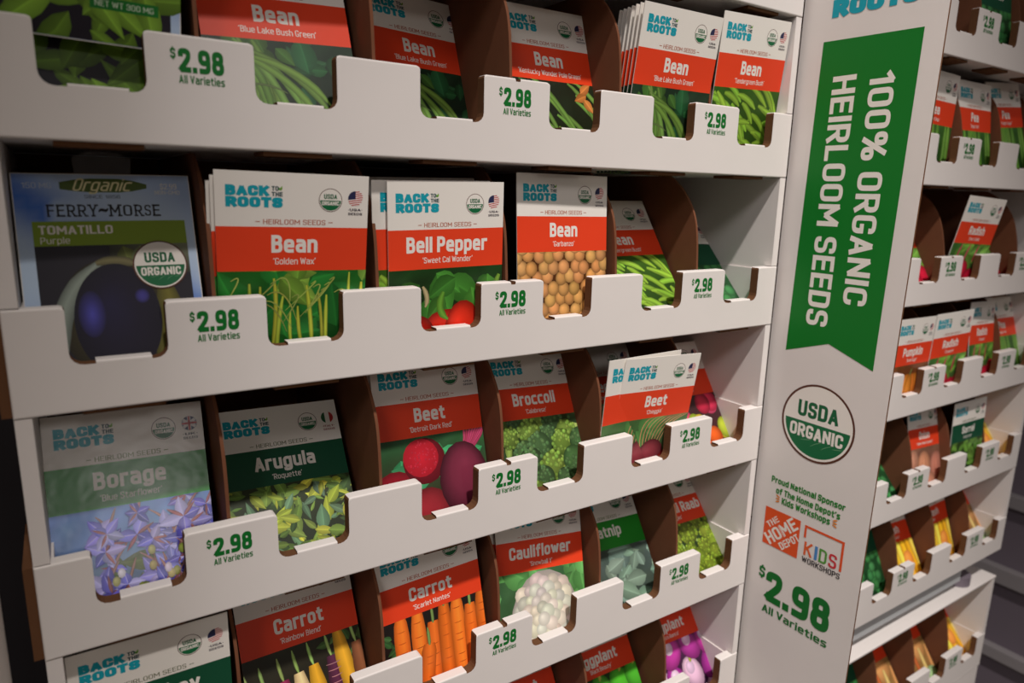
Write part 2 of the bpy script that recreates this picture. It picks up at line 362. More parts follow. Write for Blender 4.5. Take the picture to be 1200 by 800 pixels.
# ------------------------------------------------------------------ the printed pictures (u across, v up, both 0..1 of the picture field)
PW, PH = .083, .1179
HH, BB = PW*.36, PW*.665           # white header, lower edge of the name band (from the top)
PV = PH-BB                          # height of the picture field
def picture(kind, seed=3):
    R = random.Random(kind+str(seed)); P = Print()
    U = lambda u, v: ((u-.5)*PW, v*PV)
    def j(c, a=.18):
        k = 1+R.uniform(-a, a); return tuple(min(1, x*k*(1+R.uniform(-.08, .08))) for x in c[:3])+(1,)
    def ground(c0, c1):
        def f(a, t): return tuple(x*(1-t)+y*t for x, y in zip(j(c0, .25), j(c1, .25)))
        P.grid(-PW/2, PW/2, 0, PV, 10, 8, f); P.up()
    def leaves(n, col, box, L=(.12, .3), w=.32, ang=(0, 2*PI)):
        for _ in range(n):
            l = R.uniform(*L)*PW
            P.leaf(U(R.uniform(box[0], box[2]), R.uniform(box[1], box[3])), R.uniform(*ang), l, l*w, j(col, .35)); P.up()
    def st(a, b, c, w, col, **k): P.strip([U(*a), U(*b), U(*c)], w*PW, j(col), **k); P.up()
    def blob(u, v, rx, ry, col, edge=.35, rot=0, n=18, off=(-.3, .35)):
        c = j(col); x, y = U(u, v); P.disc(x, y, rx*PW, ry*PW, tuple(min(1, q*1.35) for q in c[:3])+(1,), n, rot, edge=tuple(q*edge for q in c[:3])+(1,), off=off, mid=c); P.up()
    if kind == 'bush_beans':
        ground(C3(14, 24, 14), C3(30, 52, 34)); leaves(16, C3(38, 84, 48), (.5, .2, 1.0, 1.0), (.15, .34)); leaves(7, C3(60, 96, 40), (0, .75, .5, 1))
        for k in range(19):
            a = -2.35+k*.098+R.uniform(-.05, .05); l = R.uniform(.5, .85)
            s = (.26+R.uniform(-.07, .09), .95+R.uniform(-.15, .05)); e = (s[0]+math.cos(a)*l*.95, s[1]+math.sin(a)*l*1.3)
            st(s, ((s[0]+e[0])/2+.10, (s[1]+e[1])/2+.12), e, .027, C3(106, 142, 62))
        st((.22, 1), (.3, .7), (.26, .55), .010, C3(120, 140, 80)); st((.2, .55), (.36, .62), (.5, .5), .008, C3(90, 110, 60))
    elif kind == 'pole_beans':
        ground(C3(22, 34, 14), C3(34, 40, 26)); leaves(6, C3(52, 92, 46), (0, .6, .4, 1))
        for k in range(26):
            x = R.uniform(-.1, .75); y = R.uniform(.35, 1.05)
            st((x, y), (x+.22, y-.15), (x+R.uniform(.35, .5), y-R.uniform(.5, .85)), .024, C3(104, 140, 64))
        leaves(3, C3(196, 120, 60), (.8, .7, 1, .95), (.12, .2))
    elif kind == 'snap_beans':
        ground(C3(28, 50, 12), C3(50, 84, 20))
        for k in range(50):
            x, y = R.uniform(0, 1), R.uniform(0, 1.0); a = R.gauss(-.55, .45); l = R.uniform(.25, .5)
            st((x-l/2*math.cos(a), y-l/2*math.sin(a)*1.3), (x+.02, y+.06), (x+l/2*math.cos(a), y+l/2*math.sin(a)*1.3), .032, C3(128, 168, 52))
    elif kind == 'wax_beans':
        ground(C3(12, 56, 22), C3(30, 100, 30)); leaves(26, C3(36, 118, 44), (0, 0, 1, 1), (.22, .42), .4); leaves(7, C3(120, 160, 60), (0, .85, 1, 1), (.2, .3))
        for x in (.04, .09, .2, .27, .36, .42, .47, .52, .58, .66, .72, .88, .93, .97):
            y1 = R.uniform(.6, 1); st((x, y1), (x+R.uniform(-.05, .05), y1-.3), (x+R.uniform(-.05, .05), R.uniform(-.1, .25)), R.uniform(.011, .018), C3(176, 184, 62))
        for k in range(20):
            x, y = R.uniform(.05, .9), R.uniform(.1, .95); st((x, y), (x+.12, y+.12), (x+R.uniform(-.2, .25), y-.25), .005, C3(166, 182, 86))
    elif kind == 'peppers':
        ground(C3(28, 14, 10), C3(26, 60, 22)); leaves(20, C3(66, 130, 46), (0, .55, 1, 1), (.2, .42), .34, (-2.6, -.4))
        blob(.48, .22, .24, .26, C3(206, 40, 22)); blob(.64, .3, .17, .26, C3(214, 48, 26)); blob(.25, .25, .14, .2, C3(190, 34, 22)); blob(.94, .36, .14, .26, C3(200, 38, 24))
        st((.46, .75), (.38, .55), (.5, .45), .03, C3(96, 150, 50)); st((.97, .9), (.9, .7), (.95, .55), .03, C3(110, 150, 54))
        st((.28, .82), (.34, .7), (.3, .6), .02, C3(190, 170, 130))
    elif kind == 'chickpeas':
        ground(C3(70, 38, 16), C3(92, 52, 24)); k = 0
        y = -.05
        while y < 1.08:
            x = -.02+(.055 if k % 2 else 0)
            while x < 1.04:
                blob(x+R.uniform(-.02, .02), y+R.uniform(-.025, .025), .064, .067, C3(212, 154, 92), .42, n=14); x += .118
            y += .125; k += 1
    elif kind == 'borage':
        ground(C3(96, 104, 110), C3(112, 146, 204)); leaves(12, C3(104, 120, 66), (.3, 0, 1, .6), (.12, .25))
        for k in range(46):
            u, v = R.uniform(.04, .98), R.uniform(0, 1); v = v*(.5+.5*min(1, u*2.2)); r0 = R.uniform(.09, .17); a0 = R.uniform(0, 6); n = R.choice((3, 4, 5))
            if R.random() < .6: st((u, v), (u+.03, v+.1), (u+R.uniform(-.12, .12), v+.22), .009, C3(160, 116, 110))
            for q in range(n):
                c = R.choice((C3(110, 108, 204), C3(140, 136, 216), C3(86, 84, 180), C3(176, 172, 226)))
                P.leaf(U(u, v), a0+q*2*PI/n+R.uniform(-.3, .3), r0*PW*R.uniform(.7, 1.1), r0*PW*.3, j(c, .25), C3(196, 190, 236)); P.up()
            for q in range(2):
                P.leaf(U(u, v), a0+R.uniform(0, 6), r0*PW*.8, r0*PW*.09, j(C3(150, 92, 96), .25)); P.up()
        for k in range(12): blob(R.uniform(.3, .95), R.uniform(.1, .6), .025, .035, R.choice((C3(150, 156, 70), C3(180, 170, 110), C3(220, 214, 226))), .7, n=8)
    elif kind == 'arugula':
        ground(C3(26, 34, 22), C3(44, 54, 26))
        for k in range(190):
            u, v = R.uniform(0, 1), R.uniform(0, 1); l = R.uniform(.08, .22)*PW
            P.leaf(U(u, v), R.uniform(0, 2*PI), l, l*R.uniform(.16, .3), j(R.choice((C3(104, 136, 56), C3(196, 200, 70), C3(122, 150, 66), C3(158, 170, 60), C3(104, 138, 104), C3(58, 84, 42))), .3)); P.up(.5)
    elif kind == 'beets':
        ground(C3(60, 24, 26), C3(40, 86, 48)); leaves(9, C3(62, 150, 96), (0, .6, .75, .95), (.25, .42), .42, (-2.4, 1.2))
        for k in range(9): st((.72+k*.012, .7), (.84+k*.012, .85), (.80+k*.035, 1.08), .013, C3(170, 60, 92))
        blob(.12, .3, .24, .27, C3(150, 24, 40), .5); blob(.40, .72, .20, .20, C3(120, 18, 34), .5); blob(.37, .76, .165, .165, C3(172, 24, 42), .85, off=(0, 0))
        for k in range(60):
            a, r = R.uniform(0, 2*PI), .15*math.sqrt(R.random()); blob(.37+r*math.cos(a), .76+r*1.3*math.sin(a), .010, .010, C3(188, 40, 58), .9, n=6); P.up(-.8)
        blob(.40, .1, .22, .24, C3(140, 36, 48), .45); blob(.76, .44, .24, .33, C3(112, 38, 58), .25, off=(.1, .45)); st((.7, .1), (.66, -.02), (.6, -.2), .02, C3(150, 110, 100))
        leaves(2, C3(60, 150, 90), (.95, .3, 1, .5), (.15, .2))
    elif kind in ('broccoli', 'raab'):
        c1, c2 = (C3(80, 112, 66), C3(124, 154, 66)) if kind == 'broccoli' else (C3(128, 150, 44), C3(176, 186, 76))
        ground(C3(24, 40, 18), C3(40, 58, 24)); spots = [((i+.5*(k % 2))*.24+R.uniform(-.06, .06), 1.0-k*.2+R.uniform(-.05, .05)) for k in range(6) for i in range(5)]
        for u, v in spots:
            r = R.uniform(.10, .145); c = c1 if R.random() < .66 else c2
            if R.random() < .5:
                st((u, v), (u-.02, v-.1), (u-.05, v-.3), .04, C3(140, 166, 84)); st((u, v), (u+.06, v-.08), (u+.12, v-.22), .022, C3(140, 166, 84))
            blob(u, v, r, r, tuple(x*.6 for x in c[:3])+(1,), .5)
            for q in range(34):
                a = R.uniform(0, 2*PI); rr = r*math.sqrt(R.random()); k = .75+.5*(math.sin(a)*rr/r*.6+.4)
                blob(u+rr*math.cos(a), v+rr*1.3*math.sin(a), r*.17, r*.17, tuple(x*k for x in c[:3])+(1,), .5, n=7); P.up(-.8)
    elif kind == 'striped_beets':
        ground(C3(40, 30, 24), C3(72, 110, 60)); leaves(12, C3(86, 140, 74), (.0, .55, 1, .95), (.15, .3), .42)
        for k in range(8): st((.42+k*.03, .45), (.30+k*.05, .95), (.5+k*.08, 1.0), .006, C3(206, 150, 110))
        blob(.55, .38, .19, .22, C3(142, 56, 66)); blob(.83, .22, .2, .22, C3(188, 50, 48)); blob(.27, .2, .19, .21, C3(178, 60, 86)); blob(.65, .02, .2, .14, C3(90, 40, 52))
        for k in range(5):
            x, y = U(.26, .2); r = (.17-.034*k)*PW; P.disc(x, y, r, r*1.05, C3(226, 190, 196) if k % 2 == 0 else C3(200, 52, 98), 24); P.up()
    elif kind == 'bright_beets':
        ground(C3(70, 20, 30), C3(60, 40, 40))
        for k in range(14): blob(R.uniform(0, 1), R.uniform(.55, 1), .12, .13, R.choice((C3(204, 48, 84), C3(190, 36, 66), C3(214, 70, 110))), .4)
        for k in range(5): blob(R.uniform(.5, 1), R.uniform(.3, .6), .11, .13, R.choice((C3(160, 180, 52), C3(206, 190, 50))), .5)
        for k in range(9): blob(R.uniform(0, 1), R.uniform(-.05, .35), .12, .12, R.choice((C3(226, 96, 34), C3(216, 52, 40), C3(232, 130, 40))), .45)
    elif kind == 'cauliflower':
        ground(C3(60, 92, 54), C3(60, 100, 60)); leaves(22, C3(92, 156, 84), (0, 0, 1, 1), (.22, .4), .42); blob(.95, .93, .05, .05, C3(196, 60, 44)); leaves(5, C3(92, 156, 84), (.7, .6, 1, .95), (.22, .4), .42)
        blob(.52, .30, .40, .52, C3(196, 186, 170), .75)
        for k in range(70):
            a = k*2.4; rr = math.sqrt(1-k/70); rb = R.uniform(.055, .085); blob(.52+.35*rr*math.cos(a), .30+.60*rr*math.sin(a), rb, rb, tuple(x*(1.0-.12*rr) for x in C3(216, 208, 194)[:3])+(1,), .8, n=12); P.up(-.3)
    elif kind == 'catnip':
        ground(C3(48, 58, 50), C3(70, 84, 76)); leaves(46, C3(116, 140, 122), (0, 0, 1, 1), (.18, .36), .34)
    elif kind == 'carrots':
        ground(C3(30, 22, 20), C3(32, 26, 24)); leaves(14, C3(60, 104, 56), (0, .3, .13, 1), (.08, .16), .3)
        for x, t, l in ((.18, 1.1, .05), (.34, 1.05, 0), (.48, .85, -.1), (.6, 1.0, 0), (.73, 1.1, .05), (.86, .9, -.02), (.985, 1.05, .1), (.42, .6, -.3)):
            c = C3(238, 118, 38); st((x, t), (x-.01, .5), (x-.03+l*.3, -.2), .072, c, taper=(.7, .6))
            for q in range(7):
                v = .05+q*.14+R.uniform(-.04, .04)
                if v < t-.1: st((x-.045, v), (x, v-.012), (x+.03, v), .004, C3(206, 92, 30))
            st((x, t-.02), (x+.005, t+.05), (x+.0, t+.2), .014, C3(120, 150, 80))
    elif kind == 'rainbow_carrots':
        ground(C3(34, 26, 24), C3(44, 42, 28)); leaves(16, C3(76, 110, 54), (.7, .3, 1, 1), (.08, .16), .3)
        cs = (C3(110, 40, 66), C3(232, 208, 160), C3(150, 40, 90), C3(230, 206, 150), C3(240, 176, 44), C3(92, 40, 66), C3(240, 190, 50), C3(150, 90, 60))
        for k, x in enumerate((.03, .15, .30, .43, .56, .72, .80, .95)):
            t = .62+.03*k+(.3 if k == 6 else 0); st((x, t), (x+.03, .3), (x+.05+(.12 if k == 6 else 0), -.2), .07, cs[k], taper=(.6, .6))
            st((x, t), (x-.02, t+.1), (x-.03, t+.25), .014, C3(150, 180, 100))
        for k in range(10): st((.68+R.uniform(-.02, .02), .05+k*.07), (.74, .04+k*.07), (.79, .06+k*.07), .004, C3(180, 120, 130))
    elif kind in ('green_eggplant', 'purple_eggplant'):
        g = kind == 'green_eggplant'; ground(C3(20, 26, 12) if g else C3(34, 14, 38), C3(30, 60, 18) if g else C3(70, 30, 66))
        for k in range(12):
            u, v = (k % 4)*.3+.1+R.uniform(-.06, .06), (k//4)*.36+.1+R.uniform(-.06, .06)
            blob(u, v, .15, .2, C3(70, 160, 40) if g else (C3(176, 52, 150) if R.random() < .7 else C3(226, 190, 216)), .4, rot=R.uniform(-.7, .7), off=(.1, .5))
            if not g and R.random() < .7: blob(u-.02, v+.09, .07, .08, C3(222, 188, 214), .8, n=12)
            if R.random() < .4: st((u, v+.3), (u+.03, v+.22), (u, v+.16), .025, C3(170, 176, 70))
    elif kind == 'pea_pods':
        ground(C3(30, 60, 22), C3(60, 104, 44))
        for k in range(14):
            x = R.uniform(-.05, 1); st((x, 1.05), (x+.05, .5), (x+R.uniform(-.1, .15), -.1), .05, C3(112, 164, 66)); st((x, .9), (x+.04, .5), (x+.02, .1), .006, C3(160, 196, 110))
    elif kind == 'radishes':
        ground(C3(60, 30, 34), C3(60, 110, 44)); leaves(22, C3(110, 160, 60), (0, .65, 1, 1), (.16, .32), .36)
        for u, v in ((.2, .3), (.45, .45), (.68, .3), (.9, .42), (.08, .05), (.35, .08), (.58, .05), (.82, .08), (1, .1)): blob(u, v, .15, .17, C3(202, 30, 62), .45)
        for u in (.42, .66, .2): st((u, .65), (u, .8), (u+.05, 1), .02, C3(190, 60, 90))
    elif kind == 'pumpkins':
        ground(C3(96, 50, 20), C3(110, 64, 30))
        for u, v, r in ((.15, .35, .2), (.52, .5, .26), (.9, .4, .22), (.3, .02, .2), (.72, .0, .22)):
            for q in (-.75, .75, -.38, .38, 0): blob(u+q*r*.75, v, r*.4, r*.95, C3(226, 134, 48), .5, n=14)
            st((u, v+r*1.1), (u+.02, v+r*1.45), (u+.04, v+r*1.6), .02, C3(110, 110, 60))
    elif kind == 'onions':
        ground(C3(120, 70, 50), C3(130, 90, 70))
        for u, v, r in ((.12, .75, .17), (.45, .62, .21), (.85, .55, .22), (.25, .2, .22), (.62, .15, .22), (.98, .1, .2)):
            blob(u, v, r, r*1.1, C3(214, 150, 120), .5); st((u-.02, v+r*1.2), (u-.1, v), (u-.02, v-r), .006, C3(190, 120, 96)); st((u+.02, v+r*1.2), (u+.1, v), (u+.02, v-r), .006, C3(190, 120, 96))
    elif kind == 'sorrel':
        ground(C3(34, 54, 22), C3(50, 76, 30)); leaves(60, C3(104, 150, 62), (0, 0, 1, 1), (.14, .3), .3)
    elif kind == 'squash':
        ground(C3(150, 90, 20), C3(190, 120, 30))
        for k in range(9): st((k*.13-.1, 1.1), (k*.13-.02, .5), (k*.13+.02+R.uniform(-.1, .1), -.1), .085, R.choice((C3(244, 196, 48), C3(240, 176, 36), C3(248, 210, 80))))
        blob(.75, .6, .12, .14, C3(236, 156, 70), .7)
    elif kind == 'gourds':
        ground(C3(150, 110, 60), C3(160, 120, 70)); blob(.25, .75, .2, .2, C3(230, 190, 110), .6); blob(.7, .8, .22, .2, C3(226, 170, 100), .6)
        for k in range(5): st((.1+k*.22, .8), (.15+k*.2, .4), (.2+k*.18, 0), .05, R.choice((C3(214, 150, 90), C3(206, 110, 60), C3(232, 200, 120))))
        blob(.3, .15, .28, .2, C3(150, 186, 130), .6); blob(.85, .12, .2, .18, C3(160, 196, 140), .6)
    elif kind == 'spinach':
        ground(C3(20, 54, 26), C3(30, 76, 40))
        for k in range(46): blob(R.uniform(0, 1), R.uniform(0, 1), .08, .08, C3(62, 130, 72), .4, n=12)
    elif kind == 'basil':
        ground(C3(20, 34, 14), C3(30, 46, 18)); leaves(34, C3(86, 128, 40), (0, .1, 1, 1), (.2, .46), .3); leaves(10, C3(122, 152, 60), (.1, .6, .9, 1), (.25, .45), .26)
        P.grid(PW*.06, PW*.45, PV*.22, PV*.36, 4, 1, C3(28, 110, 42)); P.up(); P.text('NET WT 300 MG', PW*.26, PV*.29, PV*.05, C3(190, 210, 180), bold=.0, w=PW*.30)
    P.clip(-PW/2, PW/2, 0, PV)
    return P

# ------------------------------------------------------------------ seed packets
BULGE, THICK = 0.0, .0007
def pillow(u, v):
    return BULGE*max(0, 1-(2*u/PW)**2)*max(0, 1-(2*v/PH-1)**2)
def on_packet(base):
    return lambda u, v, l: (u, -(THICK/2+pillow(u, v)+base+l*3e-6), v)
def envelope_mesh(mat):
    nu, nv = 10, 14; V = []; F = []
    for side in (-1, 1):
        for k in range(nv+1):
            for i in range(nu+1):
                u, v = (i/nu-.5)*PW, k/nv*PH; V.append((u, side*(THICK/2+pillow(u, v)), v))
    n = (nu+1)*(nv+1); ix = lambda s, i, k: s*n+k*(nu+1)+i
    for k in range(nv):
        for i in range(nu):
            F.append((ix(0, i, k), ix(0, i+1, k), ix(0, i+1, k+1), ix(0, i, k+1))); F.append((ix(1, i, k), ix(1, i, k+1), ix(1, i+1, k+1), ix(1, i+1, k)))
    for i in range(nu):
        for k in (0, nv): F.append((ix(0, i, k), ix(1, i, k), ix(1, i+1, k), ix(0, i+1, k)))
    for k in range(nv):
        for i in (0, nu): F.append((ix(0, i, k), ix(0, i, k+1), ix(1, i, k+1), ix(1, i, k)))
    me = mesh_of('envelope', V, F, [mat])
    at = me.color_attributes.new('Col', 'FLOAT_COLOR', 'POINT'); at.data.foreach_set('color', [x for _ in V for x in WHITE])
    return me
_cache = {}
def cached(key, fn):
    if key not in _cache: _cache[key] = fn()
    return _cache[key]
def band_print(col):
    P = Print(); P.grid(-PW/2, PW/2, PH-BB, PH-HH, 1, 1, col); return P
def logo_print():
    P = Print(); logo(P, (-.5+.065)*PW, PH-HH*.645, PW*.36); return P
def seal_print():
    P = Print(); seal(P, (.738-.5)*PW, PH-HH*.475, PW*.08, False); return P
def flag_print(kind):
    P = Print(); flag(P, (.91-.5)*PW, PH-HH*.43, PW*.052, kind); return P
def header_print(tone):
    P = Print(); y = PH-HH*.905
    P.text('HEIRLOOM SEEDS', 0, y, PW*.034, tone, w=PW*.41, bold=.006)
    for s in (-1, 1): P.poly([(s*PW*.225, y-.0002), (s*PW*.255, y-.0002), (s*PW*.255, y+.0002), (s*PW*.225, y+.0002)], tone)
    return P
def name_print(title, sub):
    P = Print(); b = BB-HH; P.up(4)
    P.text(title, 0, PH-HH-b*.38, b*.40, WHITE, bold=.045, sx=.98)
    if sub: P.text('‘'+sub+'’', 0, PH-HH-b*.775, b*.15, WHITE, bold=.010, sx=1.05)
    return P
BANDS = {'red': (RED, C3(178, 92, 64)), 'herb': (C3(36, 142, 40), C3(120, 130, 70)), 'green': (C3(16, 78, 52), C3(110, 112, 84))}
def set_pose(o, x, y, z, lean, tw, yaw):
    c, s = math.cos(tw), math.sin(tw); cl, sl = math.cos(lean), math.sin(lean); cy, sy = math.cos(yaw), math.sin(yaw)
    ex = Vector((c*cy-s*sl*sy, c*sy+s*sl*cy, s*cl)); ez = Vector((-s*cy-c*sl*sy, -s*sy+c*sl*cy, c*cl)); ey = ez.cross(ex)
    m = Matrix((ex, ey, ez)).transposed().to_4x4(); m.translation = (x, y, z)
    o.matrix_world = m
def packet(title, sub, band, pic, flagk, pose, label, group, gloss=False):
    t = empty('seed_packet'); tag(t, label, 'seed packet', group)
    mk = 'gloss' if gloss else 'print'; mt = M[mk]; bc, tone = BANDS[band]
    link('envelope', cached(('env', mk), lambda: envelope_mesh(mt)), t)
    nb = link('name_band', cached(('band', band, mk), lambda: band_print(bc).mesh('name_band', on_packet(.00005), mt)), t)
    link('variety_name', cached(('name', title, sub, mk), lambda: name_print(title, sub).mesh('variety_name', on_packet(.00007), mt)), nb)['label'] = 'white lettering on the coloured band'
    link('picture', cached(('pic', pic, mk), lambda: picture(pic).mesh('picture', on_packet(.00005), mt)), t)
    link('brand_logo', cached(('logo', mk), lambda: logo_print().mesh('brand_logo', on_packet(.00007), mt)), t)
    link('organic_seal', cached(('seal', mk), lambda: seal_print().mesh('organic_seal', on_packet(.00007), mt)), t)
    link('flag_emblem', cached(('flag', flagk, mk), lambda: flag_print(flagk).mesh('flag_emblem', on_packet(.00007), mt)), t)
    link('header_lettering', cached(('head', tone, mk), lambda: header_print(tone).mesh('header_lettering', on_packet(.00007), mt)), t)
    set_pose(t, *pose)
    return t
# ------------------------------------------------------------------ the setting
HS, HL, CELL = .1314, .0533, .095       # tray spacing, lip height, cell width
TL_, DEPTH = 6*CELL, .20
FLOOR_Z = -1.0
def structure(name, mesh):
    return tag(link(name, mesh), kind='structure')
structure('floor', box_mesh('floor', -2.5, 3.2, -2.6, .8, FLOOR_Z-.04, FLOOR_Z, M['floor']))
structure('wall_back', box_mesh('wall_back', -2.5, 3.2, .8, .84, FLOOR_Z, 1.4, M['wall']))

# ------------------------------------------------------------------ cardboard trays
def lip_outline():
    """outline of the front lip in x, z (z = 0 at the bottom) with a material per segment: 0 white, 1 raw edge"""
    pts, mt = [], []
    def add(x, z, m=0): pts.append((x, z)); mt.append(m)
    add(0, HL)
    for i in range(6):
        x0, x1 = (i+.2675)*CELL, (i+.7325)*CELL; w = x1-x0; zb = HL-.0292; r = .0062
        if i == 3: 
            xc = 3*CELL; add(xc-.0022, HL, 1); add(xc-.0016, HL-.002, 1); add(xc+.0016, HL-.002, 1); add(xc+.0022, HL)
        add(x0-.002, HL); add(x0-.0006, HL-.0006, 1); add(x0, HL-.002, 1); add(x0, zb+r, 1)
        for k in range(1, 5):
            a = PI+PI/2*k/4; add(x0+r+r*math.cos(a), zb+r+r*math.sin(a), 1)
        add(x0+w*.25, zb, 1); add(x0+w*.25, zb+.0016, 0); add(x0+w*.82, zb+.0016, 1); add(x0+w*.82, zb, 1)
        for k in range(0, 5):
            a = 1.5*PI+PI/2*k/4; add(x1-r+r*math.cos(a), zb+r+r*math.sin(a), 1)
        add(x1, HL-.002, 1); add(x1+.0006, HL-.0006, 0); add(x1+.002, HL)
    add(TL_, HL, 0); add(TL_, 0, 0)
    add(0, 0, 0)
    return pts, mt
LO, LM = lip_outline()
LIP = extrude('front_lip', [(x, z) for x, z in LO], 'y', 0, .008, [M['board'], M['raw']], LM, bevel=.0011)
def add_tabs(me):
    bm = bmesh.new(); bm.from_mesh(me)
    for i in range(6):
        x0, x1, y0, y1, z0, z1 = (i+.30)*CELL, (i+.70)*CELL, .0028, .024, -.0024, -.0001
        vs = [bm.verts.new((x, y, z)) for z in (z0, z1) for y in (y0, y1) for x in (x0, x1)]
        for k, f in enumerate(((0,2,3,1), (4,5,7,6), (0,1,5,4), (2,6,7,3), (0,4,6,2), (1,3,7,5))):
            bm.faces.new([vs[q] for q in f]).material_index = 1
    bm.to_mesh(me); bm.free()
add_tabs(LIP)
def side_mesh(x0, x1, inner, ztop):
    s = 1 if inner > x0 else -1
    prof = [(.0082, .0042), (DEPTH-.0042, .0042), (DEPTH-.0042, ztop), (.0006, ztop), (.0006, HL+.0006), (.0082, HL+.0006)]
    me = extrude('side_panel', prof, 'x', x0, x1, [M['board'], M['raw']], [0]*6)
    bm = bmesh.new(); bm.from_mesh(me)
    xi = x1 if s > 0 else x0
    a, b = (xi, xi+s*.0012)
    for f in [((.0084, .0045), (DEPTH-.006, .0045), (DEPTH-.006, HL-.003), (.0084, HL-.003))]:
        v0 = [bm.verts.new((a, p[0], p[1])) for p in f]; v1 = [bm.verts.new((b, p[0], p[1])) for p in f]
        bm.faces.new(v0); bm.faces.new(v1)
        for i in range(4): bm.faces.new((v0[i], v0[(i+1) % 4], v1[(i+1) % 4], v1[i]))
    bmesh.ops.recalc_face_normals(bm, faces=bm.faces[:]); bm.to_mesh(me); bm.free()
    return me
def divider_mesh(ztop, far=False):
    e = ztop-HS
    pr = [(.0086, .0045), (.0086, HL-.01)]
    P_ = [(.0086, HL), (.0112, HL+.028), (.016, HL+.046), (.0265, HL+.0615), (.0375, HL+.0715), (.046, HL+.0770)]
    if far: P_ = [(.0095, HL), (.0150, HL+.026), (.0225, HL+.046), (.034, HL+.0615), (.047, HL+.0715), (.058, HL+.0770)]
    # smooth the curved front edge with a Catmull-Rom spline
    for i in range(len(P_)-1):
        p0, p1, p2, p3 = P_[max(0, i-1)], P_[i], P_[i+1], P_[min(len(P_)-1, i+2)]
        for k in range(5):
            t = k/5
            pr.append(tuple(.5*((2*b)+(-a+c)*t+(2*a-5*b+4*c-d)*t*t+(-a+3*b-3*c+d)*t**3) for a, b, c, d in zip(p0, p1, p2, p3)))
    pr.append(P_[-1]); pr = [(y, z+(e*min(1, max(0, (z-HL)/.077)))) for y, z in pr]
    pr += [(DEPTH-.0046, ztop-.001), (DEPTH-.0046, .0045)]
    return extrude('divider', pr, 'x', -.0010, .0010, [M['kraft']])
def price_print(P, u0, u1, ztop):
    """$2.98 over All Varieties, u0..u1 wide"""
    w = u1-u0
    P.text('$', u0+w*.05, ztop-w*.145, w*.19, INKGREEN, bold=.04, w=w*.10)
    P.text('2.98', u0+w*.13, ztop-w*.26, w*.46, INKGREEN, bold=.06, w=w*.87, align='l')
    P.text('All Varieties', u0+w*.13, ztop-w*.62, w*.16, INKGREEN, bold=.03, w=w*.87, align='l')
PRICE = []
for i in (0, 2, 4):
    P = Print(); x = (i+.85)*CELL; price_print(P, x, x+.0247, HL-.0055)
    PRICE.append(P.mesh('price_print', lambda u, v, l: (u, -.00012-l*1e-6, v), M['ink']))
BASE = box_mesh('base_panel', .0002, TL_-.0002, .0082, DEPTH-.0002, 0, .004, M['board'])
BACK = box_mesh('back_panel', .0002, TL_-.0002, DEPTH-.004, DEPTH, .0042, HS-.0004, M['kraft'])
LEFT, RIGHT = side_mesh(.0002, .0075, 1, HS-.0003), side_mesh(TL_-.0075, TL_-.0002, -1, HS-.0003)
TALL = HL+.0945
LEFT_T, RIGHT_T = side_mesh(.0002, .0075, 1, TALL-.0003), side_mesh(TL_-.0075, TL_-.0002, -1, TALL-.0003)
BACK_T = box_mesh('back_panel', .0002, TL_-.0002, DEPTH-.004, DEPTH, .0042, TALL-.0004, M['kraft'])
DIV = divider_mesh(HS); DIV_F = divider_mesh(HS, True); DIV_T = divider_mesh(TALL, True)
FLAP_L = box_mesh('end_flap', -.0046, -.0001, .0024, .06, .0006, HL-.0006, M['raw'])
FLAP_R = box_mesh('end_flap', TL_+.0001, TL_+.0026, .0024, .06, .0006, HL-.0006, M['raw'])
DSHIFT = {(0.0, 1, 4): .005, (0.0, 3, 4): .006, (0.0, 3, 5): .003, (0.0, 2, 4): -.0015, (0.0, 4, 5): .001}
def tray(x0, ztop, label, group, tall=False):
    t = empty('display_tray', (x0, 0, ztop-HL)); tag(t, label, 'cardboard tray', group)
    link('front_lip', LIP, t); link('base_panel', BASE, t); link('back_panel', BACK_T if tall else BACK, t)
    link('side_panel', LEFT_T if tall else LEFT, t); link('side_panel', RIGHT_T if tall else RIGHT, t)
    for i in range(1, 6):
        d = link('divider', DIV_T if tall else DIV_F if x0 > .3 else DIV, t); d.location = (i*CELL+DSHIFT.get((x0, round(-ztop/HS), i), 0), 0, 0); d['label'] = 'brown cardboard divider with a curved front edge'
    for me in PRICE: link('price_print', me, t)['label'] = 'green price lettering on a raised tab'
    link('end_flap', FLAP_L, t); link('end_flap', FLAP_R, t)
    return t
NX, RX = 0.0, .605
G1, G2 = 'white seed trays of the near rack', 'white seed trays of the far rack'
near = {-1: 'white cardboard tray at the very top of the near rack, mostly cut off',
        0: 'white cardboard tray of bean packets, second from the top of the near rack',
        1: 'white cardboard tray holding the blue tomatillo packet and the chickpea bag',
        2: 'white cardboard tray holding the borage, broccoli and beet packets',
        3: 'white cardboard tray holding the carrot, cauliflower and catnip packets',
        4: 'white cardboard tray holding the eggplant packets at the bottom of the near rack'}
far = {-1: 'white cardboard tray at the top right corner, above the pea packets',
       0: 'white cardboard tray of pea packets on the far rack',
       1: 'white cardboard tray with a tilted radish packet standing over its lip, far rack',
       2: 'white cardboard tray full of pumpkin and radish packets on the far rack',
       3: 'white cardboard tray with the onion and sorrel packets on the far rack',
       4: 'white cardboard tray of yellow squash packets above the grey rail',
       5: 'white cardboard tray below the grey rail at the foot of the far rack'}
for r, s in near.items(): tray(NX, -r*HS, s, G1)
for r in range(-1, 5): tray(RX, -r*HS, far[r], G2)
RF_Z = -.7200
tray(RX, RF_Z, far[5], G2, True)

